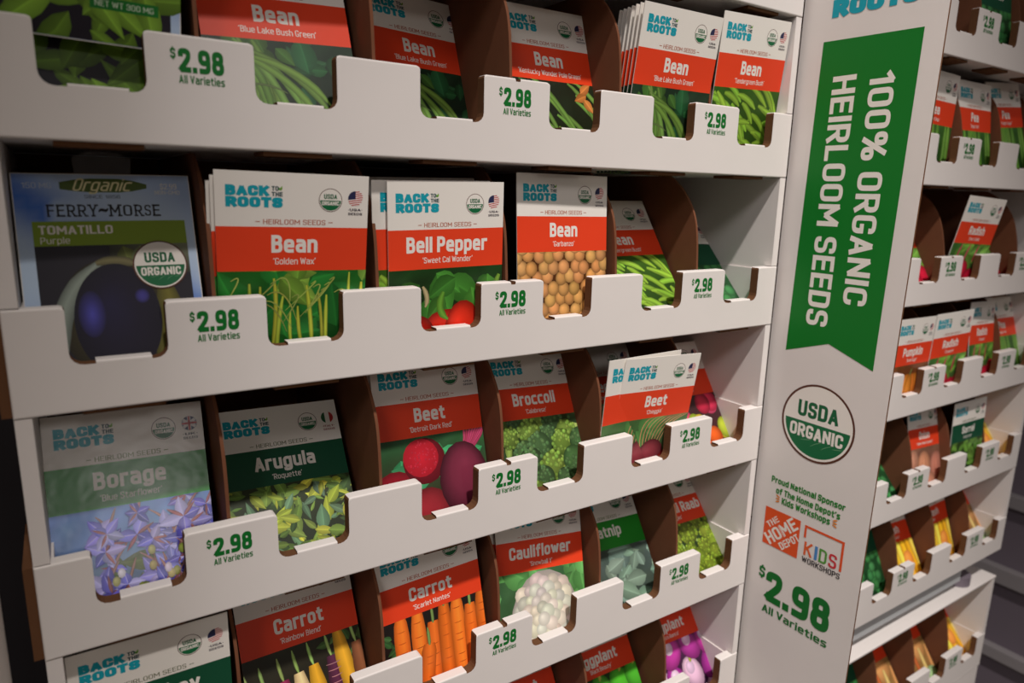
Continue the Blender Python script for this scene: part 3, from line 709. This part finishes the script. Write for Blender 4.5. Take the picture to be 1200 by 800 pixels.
# cartons the stacks stand on
def carton(x0, ztop, label):
    t = empty('base_carton', (x0, 0, FLOOR_Z)); tag(t, label, 'carton')
    h = ztop-FLOOR_Z
    link('carton_body', box_mesh('carton_body', .001, TL_-.001, .001, DEPTH, 0, h-.003, M['board'], .0015), t)
    link('carton_lid', box_mesh('carton_lid', 0, TL_, .0002, DEPTH+.001, h-.003, h-.0002, M['board']), t)
carton(NX, -4*HS-HL, 'plain white carton under the near rack')
carton(RX, RF_Z-HL, 'plain white carton under the far rack')
# cover sheet and grey rail between the upper and lower part of the far rack
zc = RF_Z-HL+TALL
cov = tag(link('cover_sheet', box_mesh('cover_sheet', -.001, TL_+.001, -.0006, DEPTH, 0, .003, M['board'], .001)), 'white cardboard cover sheet under the grey rail', 'cover')
cov.location = (RX, 0, zc)
zt = -4*HS-HL
rl = empty('spacer_rail', (RX, 0, zc+.003)); tag(rl, 'grey plastic rail between the two lowest trays of the far rack', 'rail')
hr = zt-(zc+.003)
link('rail_body', extrude('rail_body', [(.010, hr*.34), (.010, hr-.0026), (.03, hr-.0026), (.19, hr-.0026), (.19, 0), (.04, 0), (.04, hr*.34)], 'x', .002, .475, [M['grey']], bevel=.002), rl)
def disc_mesh(name, x, y, r, z0, z1, mat, n=28):
    return extrude(name, [(x+r*math.cos(2*PI*i/n), y+r*math.sin(2*PI*i/n)) for i in range(n)], 'z', z0, z1, [mat])
link('rail_foot', disc_mesh('rail_foot', .498, .024, .018, .0002, hr*.34, M['dark']), rl)['label'] = 'round dark foot of the rail'
link('rail_plate', box_mesh('rail_plate', .50, TL_-.004, .10, .19, 0, hr-.0003, M['grey']), rl)

# ------------------------------------------------------------------ the sign board between the racks
SX = .575
sg = empty('side_sign', (SX, 0, FLOOR_Z)); tag(sg, 'tall white cardboard side sign with green vertical banner and large price', 'sign')
outl = [(.003, FLOOR_Z), (.003, .30), (-.1185, .30), (-.104, FLOOR_Z)]
bd = extrude('sign_board', [(y, z-FLOOR_Z) for y, z in outl], 'x', 0, .0018, [M['board'], M['raw']], [0, 0, 1, 0])
link('sign_board', bd, sg)
def on_sign(k=0): return lambda a, b, l: (-.00015-k*.00005-l*3e-6, -a, b-FLOOR_Z)
def sign_part(name, P, label=None, k=0):
    o = link(name, P.mesh(name, on_sign(k), M['ink']), sg)
    if label: o['label'] = label
P = Print(); P.poly([(.0188, .0562), (.1005, .0545), (.0968, -.2078), (.0553, -.1928), (.0144, -.2062)], SIGN_GREEN); sign_part('banner', P, 'green ribbon with a notched lower end')
P = Print()
P.text('100% ORGANIC', .0735, (.0275-.1565)/2, .0205, WHITE, w=.184, bold=.030, rot=-PI/2)
P.text('HEIRLOOM SEEDS', .0415, (.0275-.179)/2, .0205, WHITE, w=.2065, bold=.030, rot=-PI/2); sign_part('banner_lettering', P, 'white capital lettering running down the banner', 1)
P = Print(); seal(P, .0535, -.266, .0355); sign_part('organic_seal', P, 'round green and white organic seal with a brown ring', 1)
P = Print()
for s, a0, a1, b0, b1 in (('Proud National Sponsor', .0146, .0892, -.3277, -.3340), ('of The Home Depot’s', .0205, .0856, -.3373, -.3437), ('Kids Workshops', .0276, .0770, -.3456, -.3522)):
    P.text(s, (a0+a1)/2, (b0+b1)/2-.0004, (b0-b1)*.98, GREEN, w=a1-a0, bold=.048)
for a, s in ((.0232, -1), (.0815, 1)):
    for q in (-.7, 0, .7):
        P.strip([(a-s*.002, -.349+q*.0025), (a+s*.0022, -.349+q*.005)], .0008, C3(232, 138, 50), n=4)
sign_part('sponsor_lettering', P, 'three lines of small green lettering with orange bursts', 1)
ORANGE = C3(226, 82, 32)
P = Print(); P.poly([(.0115, -.3605), (.0495, -.3605), (.0495, -.3982), (.0115, -.3982)], ORANGE); P.up(4)
def diag(t, off, h, w, sh=0):
    c = (.0305, -.37935); r = PI/4; x, y = c[0]-math.sin(r)*off+math.cos(r)*sh, c[1]+math.cos(r)*off+math.sin(r)*sh
    P.text(t, x, y, h, WHITE, w=w, bold=.035, rot=r)
    for k in (-.26, .02, .27): 
        P.up(); P.poly([(x+math.cos(r)*(k*w-.00025)-math.sin(r)*q, y+math.sin(r)*(k*w-.00025)+math.cos(r)*q) for q in (-h*.5, h*.5)]+[(x+math.cos(r)*(k*w+.00025)-math.sin(r)*q, y+math.sin(r)*(k*w+.00025)+math.cos(r)*q) for q in (h*.5, -h*.5)], ORANGE)
diag('THE', .0112, .0058, .0150, -.003); diag('HOME', .0005, .0118, .0400); diag('DEPOT', -.0112, .0070, .0250, .002)
sign_part('store_logo', P, 'square orange emblem with slanting white letters', 1)
P = Print()
def bar(x0, y0, x1, y1, c): P.poly([(x0, y0), (x1, y0), (x1, y1), (x0, y1)], c)
bar(.0540, -.3642, .0928, -.3620, ORANGE); P.up(); bar(.0540, -.3742, .0562, -.3620, ORANGE); P.up(); bar(.0906, -.3905, .0928, -.3620, ORANGE); P.up()
for ch, x, w, c in (('K', .0598, .0085, C3(226, 96, 44)), ('I', .0676, .0028, C3(74, 134, 196)), ('D', .0745, .0076, C3(84, 150, 60)), ('S', .0840, .0076, C3(206, 48, 60))):
    P.text(ch, x, -.3842, .0132, c, w=w, bold=.02)
P.text('WORKSHOPS', .0733, -.3953, .0055, C3(44, 38, 42), w=.0375, bold=.02); sign_part('workshop_logo', P, 'orange bracket over coloured letters', 1)
P = Print()
P.text('$', .0150, -.4285, .0112, INKGREEN, w=.0068, bold=.04); P.text('2.98', .0537, -.4395, .0320, INKGREEN, w=.0688, bold=.055); P.text('All Varieties', .0536, -.4645, .0082, INKGREEN, w=.0695, bold=.032)
sign_part('price_lettering', P, 'large green price with two words below', 1)
P = Print(); logo(P, .0240, .0735, .072); sign_part('brand_logo', P, 'teal block lettering cut by the top of the picture', 1)
# plain board closing the near rack on the left
lb = extrude('side_board', [(y, z-FLOOR_Z) for y, z in ((.0, FLOOR_Z), (.0, .30), (-.1185, .30), (-.104, FLOOR_Z))], 'x', 0, .004, [M['board'], M['raw']], [1, 0, 1, 0])
lbo = tag(link('side_board', lb), 'plain white side board at the left edge of the near rack', 'board'); lbo.location = (-.0186, 0, FLOOR_Z)

# ------------------------------------------------------------------ dark store shelving beyond the far rack
sh = empty('store_shelving', (1.45, 0, FLOOR_Z)); tag(sh, 'dark store shelving with grey rails at the right edge', 'shelving')
link('shelf_panel', box_mesh('shelf_panel', .012, .04, -.6, .78, 0, 1.9, M['dark']), sh)
for z0, z1 in ((-.766, -.734), (-.917, -.893), (-.615, -.59)):
    link('shelf_rail', box_mesh('shelf_rail', -.006, .012, -.6, .78, z0-FLOOR_Z, z1-FLOOR_Z, M['rail'], .002), sh)

# ------------------------------------------------------------------ the seed packets
GN, GF = 'seed packets in the near rack', 'seed packets in the far rack'
POSE = {
    'A1': (0.1436, 0.0110, -0.0498, 0.3526, 0.0347, -0.0722),
    'A2': (0.2529, 0.0490, -0.0473, 0.3668, -0.0257, 0.1277),
    'A3': (0.3413, 0.0213, -0.0514, 0.3036, 0.0095, 0.0156),
    'A4': (0.4325, 0.0188, -0.0530, -0.1599, 0.0061, 0.0108),
    'A5': (0.5222, 0.0173, -0.0452, -0.1248, 0.0372, 0.0114),
    'B1': (0.1393, 0.0180, -0.1809, -0.1550, -0.0143, -0.1037),
    'B2': (0.2411, 0.0127, -0.1839, -0.0402, 0.0214, -0.0175),
    'B3': (0.3377, 0.0108, -0.1759, 0.0598, -0.0033, 0.0179),
    'B4': (0.4296, 0.0109, -0.1735, 0.6109, 0.0141, -0.0394),
    'B5': (0.5226, 0.0175, -0.1807, 0.7431, -0.0313, -0.0293),
    'C0': (0.0469, 0.0137, -0.3119, 0.3945, -0.0166, -0.0191),
    'C1': (0.1401, 0.0158, -0.3179, 0.6280, -0.0223, -0.0092),
    'C2': (0.2400, 0.0171, -0.3051, 0.3177, -0.0103, -0.0325),
    'C3': (0.3365, 0.0156, -0.3061, 0.4372, -0.0603, 0.0545),
    'C4': (0.4331, 0.0175, -0.3170, -0.1417, -0.0349, -0.0346),
    'C5': (0.5212, 0.0192, -0.3139, 0.5788, -0.0121, 0.0098),
    'D0': (0.0494, 0.0109, -0.4416, 0.0010, 0.0006, -0.0022),
    'D1': (0.1449, 0.0190, -0.4426, 0.4444, -0.0069, 0.0381),
    'D2': (0.2391, 0.0130, -0.4386, 0.1772, 0.0581, -0.0303),
    'D3': (0.3341, 0.0123, -0.4385, 0.3044, -0.0743, -0.0660),
    'D4': (0.4288, 0.0107, -0.4449, 0.6184, -0.0225, -0.0403),
    'D5': (0.5238, 0.0108, -0.4426, 0.6826, -0.0038, -0.0208),
    'E4': (0.4276, 0.0107, -0.5775, 0.5753, -0.0030, -0.0073),
    'E5': (0.5220, 0.0108, -0.5764, 0.6053, -0.0116, -0.0110),
    'RA2': (0.8430, 0.0220, -0.0495, -0.0130, -0.0315, 0.0005),
    'RA3': (0.9390, 0.0122, -0.0509, 0.1246, 0.0140, 0.0253),
    'RA4': (1.0327, 0.0108, -0.0392, 0.2163, 0.0787, -0.0345),
    'RB3': (0.9453, 0.0184, -0.1801, -0.1718, -0.0521, -0.0602),
    'RB2': (0.8487, 0.0099, -0.1774, 0.0415, -0.0111, -0.1715),
    'RC2': (0.8477, 0.0110, -0.3194, -0.0280, -0.0163, 0.0131),
    'RC3': (0.9388, 0.0130, -0.3181, -0.0510, 0.0240, -0.0382),
    'RC4': (1.0360, 0.0101, -0.3138, 0.1052, -0.0450, 0.0781),
    'RC5': (1.1278, 0.0109, -0.3122, 0.2790, -0.0141, -0.0196),
    'RD3': (0.9407, 0.0105, -0.4423, 0.2106, -0.0701, 0.0467),
    'RD4': (1.0338, 0.0106, -0.4466, 0.0393, -0.0009, -0.0280),
    'RE3': (0.9360, 0.0108, -0.5788, 0.4935, -0.0311, -0.0130),
    'RE4': (1.0318, 0.0163, -0.5765, 0.3158, 0.0069, 0.0165),
    'RF3': (0.9324, 0.0114, -0.7765, 0.3814, 0.0332, 0.0734),
    'RF4': (1.0276, 0.0111, -0.7776, 0.3077, 0.0804, 0.0937),
    'B0': (0.0502, 0.0110, -0.1799, 0.3131, 0.0148, -0.0452),
    'C4b': (0.4193, 0.0155, -0.3161, -0.0894, -0.0020, 0.0449),
    'C4c': (0.4296, 0.0439, -0.3050, 0.0452, -0.0892, -0.0057)}
def put(key, title, sub, band, pic, label, flagk='usa', gloss=False, group=GN):
    return packet(title, sub, band, pic, flagk, POSE[key], label, group, gloss)
def behind(key, n, dx, dy, dz, args, labels, dl=0.0, flagk='usa', gloss=False):
    x, y, z, le, tw, ya = POSE[key]
    for k in range(1, n+1):
        packet(*args[:2], args[2], args[3], flagk, (x+dx*k, y+dy*k, z+dz*k, le+dl*k, tw, ya), labels[k-1], GN, gloss)
BL = ('Bean', 'Blue Lake Bush Green', 'red', 'bush_beans')
put('A1', *BL, 'large red bean packet, second cell from the left on the top bean tray')
put('A2', *BL, 'red bean packet with its header in shade, third cell of the top bean tray')
put('A3', 'Bean', 'Kentucky Wonder Pole Green', 'red', 'pole_beans', 'glossy red bean packet with long thin pods, fourth cell of the top bean tray', gloss=True)
put('A4', *BL, 'front red bean packet of the fanned stack on the top bean tray')
behind('A4', 6, -.0002, .0042, -.0003, BL, ['red bean packet in the fanned stack, %s behind the front one' % s for s in ('first', 'second', 'third', 'fourth', 'fifth', 'sixth and last')])
put('A5', 'Bean', 'Tendergreen Bush', 'red', 'snap_beans', 'red bean packet with pale cut pods at the right end of the top bean tray')
put('B1', 'Bean', 'Golden Wax', 'red', 'wax_beans', 'large red bean packet with yellow wax pods beside the blue packet')
behind('B1', 2, -.0016, .0032, -.0028, ('Bean', 'Golden Wax', 'red', 'wax_beans'), ['red packet just behind the yellow wax bean packet', 'red packet second behind the yellow wax bean packet'])
BP = ('Bell Pepper', 'Sweet Cal Wonder', 'red', 'peppers')
put('B2', *BP, 'front red packet of bell pepper seeds with red peppers')
behind('B2', 1, -.0085, .004, .0005, ('Bell Pepper', 'Sweet Cal Wonder', 'red', 'snap_beans'), ['red packet showing its left edge behind the bell pepper packet'])
packet(*BP, 'usa', (.2425, .030, -.1797, .16, .02, .02), 'red packet in the shade behind the right edge of the bell pepper packet', GN)
put('B3', 'Bean', 'Garbanzo', 'red', 'chickpeas', 'glossy red topped bag of tan chickpeas', gloss=True)
put('B4', 'Bean', 'Tendergreen Bush', 'red', 'snap_beans', 'red bean packet leaning far back, right of the chickpea bag')
put('B5', 'Basil', '', 'green', 'spinach', 'dark green banded packet leaning back at the right end below the top bean tray')
put('C0', 'Borage', 'Blue Starflower', 'herb', 'borage', 'bright green banded borage packet with violet star flowers', 'uk', True)
behind('C0', 1, -.0022, .003, -.001, ('Borage', 'Blue Starflower', 'herb', 'borage'), ['packet showing a thin left edge behind the borage packet'], flagk='uk')
put('C1', 'Arugula', 'Roquette', 'green', 'arugula', 'dark green banded arugula packet with leafy picture', 'italy')
put('C2', 'Beet', 'Detroit Dark Red', 'red', 'beets', 'red beet packet with sliced and whole dark beets')
behind('C2', 2, -.0026, .003, -.0012, ('Beet', 'Detroit Dark Red', 'red', 'beets'), ['red packet first behind the dark beet packet', 'red packet second behind the dark beet packet'])
put('C3', 'Broccoli', 'Calabrese', 'red', 'broccoli', 'red broccoli packet with green florets')
CB = ('Beet', 'Chioggia', 'red', 'striped_beets')
put('C4', *CB, 'front red beet packet with a striped slice, leaning forward over the lip')
put('C4b', *CB, 'red packet peeking out left behind the striped beet packet')
packet(*CB, 'usa', (.4300, .034, -.3125, .50, -.03, 0), 'red packet leaning back in the shade behind the striped beet packets', GN)
put('C5', 'Beet', 'Gourmet Blend', 'red', 'bright_beets', 'red packet with pink and yellow roots at the right end of the broccoli tray')
put('D0', 'Bok Choy', 'Toy Choy', 'green', 'sorrel', 'dark green banded packet at the bottom left, below the borage packet')
put('D1', 'Carrot', 'Rainbow Blend', 'red', 'rainbow_carrots', 'red carrot packet with purple, cream and yellow carrots')
put('D2', 'Carrot', 'Scarlet Nantes', 'red', 'carrots', 'red carrot packet with bright orange carrots')
put('D3', 'Cauliflower', 'Snowball Y', 'red', 'cauliflower', 'red cauliflower packet with a white head')
behind('D3', 1, -.003, .004, -.001, ('Cauliflower', 'Snowball Y', 'red', 'cauliflower'), ['red packet showing its left edge behind the cauliflower packet'])
put('D4', 'Catnip', '', 'herb', 'catnip', 'bright green banded catnip packet with grey green leaves')
put('D5', 'Broccoli Raab', 'Rapini', 'red', 'raab', 'red packet of broccoli raab with yellow green florets')
packet('Eggplant', 'Black Beauty', 'red', 'purple_eggplant', 'usa', (.333, .011, -.577, .575, -.003, -.007), 'red eggplant packet cut by the lower edge of the picture', GN)
put('E4', 'Eggplant', 'Black Beauty', 'red', 'green_eggplant', 'red eggplant packet with bright green fruit')
put('E5', 'Eggplant', 'Rosa Bianca', 'red', 'purple_eggplant', 'red eggplant packet with magenta and white fruit')
# far rack
F = dict(group=GF)
put('RA2', 'Pea', 'Sugar Snap', 'red', 'pea_pods', 'red pea packet against the side sign on the far rack', **F)
put('RA3', 'Pea', 'Sugar Ann', 'red', 'pea_pods', 'red pea packet in the middle of the three in the far rack', **F)
put('RA4', 'Pea', 'Oregon Sugar', 'red', 'pea_pods', 'red pea packet at the right end with its header in shade', **F)
put('RB3', 'Radish', 'Cherry Belle', 'red', 'radishes', 'red radish packet tilted sideways, standing high over the lip', **F)
POSE['RB2'] = (.849, .012, -.1799, .50, 0, 0)
put('RB2', 'Radish', 'Cherry Belle', 'red', 'radishes', 'red packet in the shade left of the tilted radish packet', **F)
packet('Radish', 'Cherry Belle', 'red', 'radishes', 'usa', (1.037, .013, -.1799, .55, 0, 0), 'red packet cut by the right edge, right of the tilted radish packet', GF)
put('RC2', 'Pumpkin', 'Small Sugar', 'red', 'pumpkins', 'red pumpkin packet against the side sign', **F)
put('RC3', 'Radish', 'Champion', 'red', 'radishes', 'red radish packet directly right of the pumpkin packet', **F)
put('RC4', 'Radish', 'Champion', 'red', 'radishes', 'red radish packet second to the right of the pumpkin packet', **F)
put('RC5', 'Pea', 'Sugar Ann', 'red', 'pea_pods', 'red packet with a pale green picture, third right of the pumpkin packet', **F)
packet('Spinach', '', 'green', 'spinach', 'usa', (.8475, .014, -.4427, .70, 0, 0), 'green pictured packet leaning back left of the onion packet', GF)
put('RD3', 'Onion', 'Yellow Sweet Spanish', 'red', 'onions', 'red onion packet with pinkish onions', **F)
put('RD4', 'Sorrel', 'Large Leaf', 'green', 'sorrel', 'dark green banded sorrel packet on the far rack', **F)
packet('Squash', '', 'red', 'squash', 'usa', (1.1275, .012, -.4427, .60, 0, 0), 'yellow squash packet leaning back right of the sorrel packet', GF)
packet('Spinach', '', 'green', 'spinach', 'usa', (.8475, .012, -.5741, .42, 0, 0), 'green leafy packet beside the yellow squash packets', GF)
put('RE3', 'Squash', 'Early Crookneck', 'red', 'squash', 'left yellow squash packet above the grey rail', **F)
put('RE4', 'Squash', 'Golden', 'red', 'squash', 'middle yellow squash packet above the grey rail', **F)
packet('Squash', 'Butternut', 'red', 'gourds', 'usa', (1.1275, .012, -.5741, .62, 0, 0), 'orange squash packet at the right end above the grey rail', GF)
packet('Spinach', '', 'green', 'spinach', 'usa', (.8475, .012, RF_Z-.0485, .45, 0, 0), 'green packet in the lowest tray below the grey rail', GF)
packet('Gourd', 'Mixed', 'red', 'gourds', 'usa', (.9395, .0115, RF_Z-.0485, .62, 0, 0), 'left gourd packet in the lowest tray of the far rack', GF)
packet('Gourd', 'Mixed', 'red', 'gourds', 'usa', (1.0345, .0115, RF_Z-.0485, .62, 0, 0), 'middle gourd packet in the lowest tray of the far rack', GF)
packet('Squash', 'Golden', 'red', 'squash', 'usa', (1.1275, .012, RF_Z-.0485, .66, 0, 0), 'yellow packet at the right end of the lowest tray', GF)
packet('Spinach', '', 'green', 'spinach', 'usa', (.9395, .0125, HS-.0485, .12, 0, 0), 'dark green packet in the tray at the top right corner', GF)

# two blue-edged packets of another kind and two leafy ones in the first cell
def other_packet(label, pose, leafy):
    t = empty('seed_packet'); tag(t, label, 'seed packet', GN)
    mt = M['print']
    link('envelope', cached(('env', 'print'), lambda: envelope_mesh(mt)), t)
    P = Print(); R = random.Random(5)
    def sky(a, v):
        k = .5+.5*math.sin(3.2*a+5*v+1.3*math.sin(7*v+4*a)); k = max(k, 1-abs(v-.83)*9 if .15 < a < .85 else 0); c0, c1 = C3(62, 112, 204), C3(192, 212, 234)
        return tuple(x*(1-k)+y*k for x, y in zip(c0, c1))
    P.grid(-PW/2+.0004, PW/2-.0004, .0004, PH-.0004, 14, 20, sky)
    link('blue_border', cached('sky', lambda: P.mesh('blue_border', on_packet(.00004), mt)), t)
    P = Print(); x0, x1 = -PW*.415, PW*.445
    P.grid(x0, x1, 0.0006, PH*.675, 10, 6, C3(34, 30, 40)); P.up(2)
    if leafy:
        R = random.Random(8)
        for k in range(60):
            l = R.uniform(.18, .42)*PW; g = R.uniform(.6, 1.5)
            P.leaf((R.uniform(x0, x1), R.uniform(0, PH*.62)), R.uniform(0, 2*PI), l, l*.2, tuple(c*g for c in C3(112, 150, 48)[:3])+(1,)); P.up()
        P.grid(PW*.03, PW*.38, PH*.13, PH*.175, 4, 1, C3(30, 116, 44)); P.up(); P.text('NET WT 300 MG', PW*.205, PH*.152, PH*.022, C3(206, 222, 196), bold=.005, w=PW*.30)
        P.clip(-PW*.5, PW*.5, .0006, PH*.56)
    else:
        P.grid(x0+PW*.4, x1, PH*.53, PH*.672, 6, 3, lambda a, t: (.03+.16*a*t, .03+.17*a*t, .02+.10*a*t, 1)); P.up(2)
        P.leaf((PW*.06, PH*.665), -1.3, PW*.22, PW*.07, C3(96, 104, 46)); P.up(2); P.leaf((PW*.16, PH*.665), -1.7, PW*.2, PW*.05, C3(120, 132, 84)); P.up(2)
        P.disc(-PW*.02, PH*.34, PW*.31, PH*.27, C3(74, 66, 34), 48, edge=C3(40, 34, 20)); P.up(2)
        P.strip([(PW*.27, PH*.5), (PW*.34, PH*.3), (PW*.20, PH*.05)], PW*.075, C3(104, 98, 34), n=14); P.up(2)
        P.strip([(-PW*.33, PH*.12), (-PW*.38, PH*.42), (-PW*.06, PH*.60)], PW*.055, C3(132, 142, 132), n=16); P.up(2)
        P.strip([(-PW*.1, PH*.588), (PW*.02, PH*.615), (PW*.14, PH*.575)], PW*.03, C3(110, 104, 70), n=10); P.up(2)
        P.disc(-PW*.005, PH*.33, PW*.245, PH*.255, C3(30, 25, 62), 48, edge=C3(20, 14, 32), off=(-.2, .3), mid=C3(24, 17, 42)); P.up(2)
        P.disc(-PW*.15, PH*.36, PW*.075, PH*.105, C3(78, 76, 178), 28, edge=C3(32, 27, 66), mid=C3(56, 52, 124)); P.up(2)
        P.disc(PW*.14, PH*.43, PW*.045, PH*.035, C3(70, 64, 150), 20, edge=C3(26, 20, 48)); P.up(2)
        P.clip(x0, x1, .0006, PH*.675)
    link('picture', P.mesh('picture', on_packet(.00006), mt), t)
    P = Print()
    P.grid(x0, x1, PH*.672, PH*.7825, 8, 4, C3(126, 152, 26)); P.up(6)
    P.text('TOMATILLO' if not leafy else 'BASIL', x0+PW*.03, PH*.744, PH*.039, WHITE, bold=.03, align='l', sx=1.35); P.text('Purple' if not leafy else 'Sweet', x0+PW*.035, PH*.697, PH*.030, WHITE, bold=.005, align='l', sx=1.25)
    link('name_band', P.mesh('name_band', on_packet(.00007), mt), t)
    P = Print(); INK = C3(24, 22, 30)
    P.strip([(-PW*.25, PH*.945), (0, PH*.95), (PW*.24, PH*.945)], PH*.032, C3(78, 98, 36), lanes=((-1, 1), (1, 1)), n=7); P.up(6)
    P.text('Organic', -PW*.01, PH*.95, PH*.058, C3(232, 222, 170), bold=.012, shear=.35, w=PW*.34)
    P.text('150 MG', -PW*.37, PH*.945, PH*.026, C3(196, 206, 222), bold=.0, w=PW*.155); P.text('$2.99', PW*.37, PH*.945, PH*.026, WHITE, bold=.01, w=PW*.10); P.text('NON-GMO', PW*.36, PH*.916, PH*.019, WHITE, bold=.0, w=PW*.15)
    P.text('SINCE 1856', -PW*.02, PH*.895, PH*.016, C3(60, 70, 100), bold=.0, w=PW*.20)
    wds = 'FERRY~MORSE'; ws = (.8, .85, .92, .92, .92, .85, 1.2, 1.05, .92, .75, .85); tot = sum(ws); x = -PW*.335; k = PW*.645/tot
    for ch, w in zip(wds, ws):
        if ch == '~': P.strip([(x+k*.02, PH*.824), (x+k*.3, PH*.85), (x+k*.55, PH*.815), (x+k*.85, PH*.84)], PH*.007, INK, taper=(.4, .4), lanes=((-1, 1), (1, 1)))
        else:
            P.text(ch, x+w*k/2, PH*.831, PH*.052, INK, w=w*k*.76, bold=.012)
            if ch not in 'OS':
                P.up()
                feet = {'F': ((.1, .42, -1), (.05, .9, 1)), 'E': ((.05, .95, -1), (.05, .9, 1)), 'R': ((.05, .42, -1), (.66, 1.02, -1), (.05, .5, 1)), 'Y': ((.3, .7, -1), (-.02, .36, 1), (.64, 1.02, 1)), 'M': ((.0, .34, -1), (.68, 1.02, -1), (.0, .3, 1), (.7, 1.02, 1))}[ch]
                for a, b, s in feet:
                    yy = PH*.831+s*PH*.0245; P.poly([(x+w*k*a, yy-PH*.0035), (x+w*k*b, yy-PH*.0035), (x+w*k*b, yy+PH*.0035), (x+w*k*a, yy+PH*.0035)], INK)
        x += w*k
    link('lettering', P.mesh('lettering', on_packet(.00008), mt), t)
    if not leafy:
        P = Print(); seal(P, PW*.268, PH*.571, PW*.162); link('organic_seal', P.mesh('organic_seal', on_packet(.0004), mt), t)
        V = [(-PW*.155, 0, PH-.004), (PW*.15, 0, PH-.004), (PW*.165, 0, PH+.0085), (PW*.08, 0, PH+.0125), (-PW*.10, 0, PH+.0125), (-PW*.17, 0, PH+.0085)]
        tab = extrude('hang_tab', [(v[0], v[2]) for v in V], 'y', .0002, .0005, [M['film']]); link('hang_tab', tab, t)['label'] = 'clear plastic hang tab'
    set_pose(t, *pose)
    return t
other_packet('blue packet with a dark purple tomatillo in the left cell, below the leafy packets', POSE['B0'], False)
other_packet('leafy green packet raised in front in the top left corner', (.0462, .0135, -.0062, -.19, -.03, -.02), True)
other_packet('leafy green packet standing low behind the raised one, top left corner', (.047, .0195, -.0485, .12, 0, 0), True)
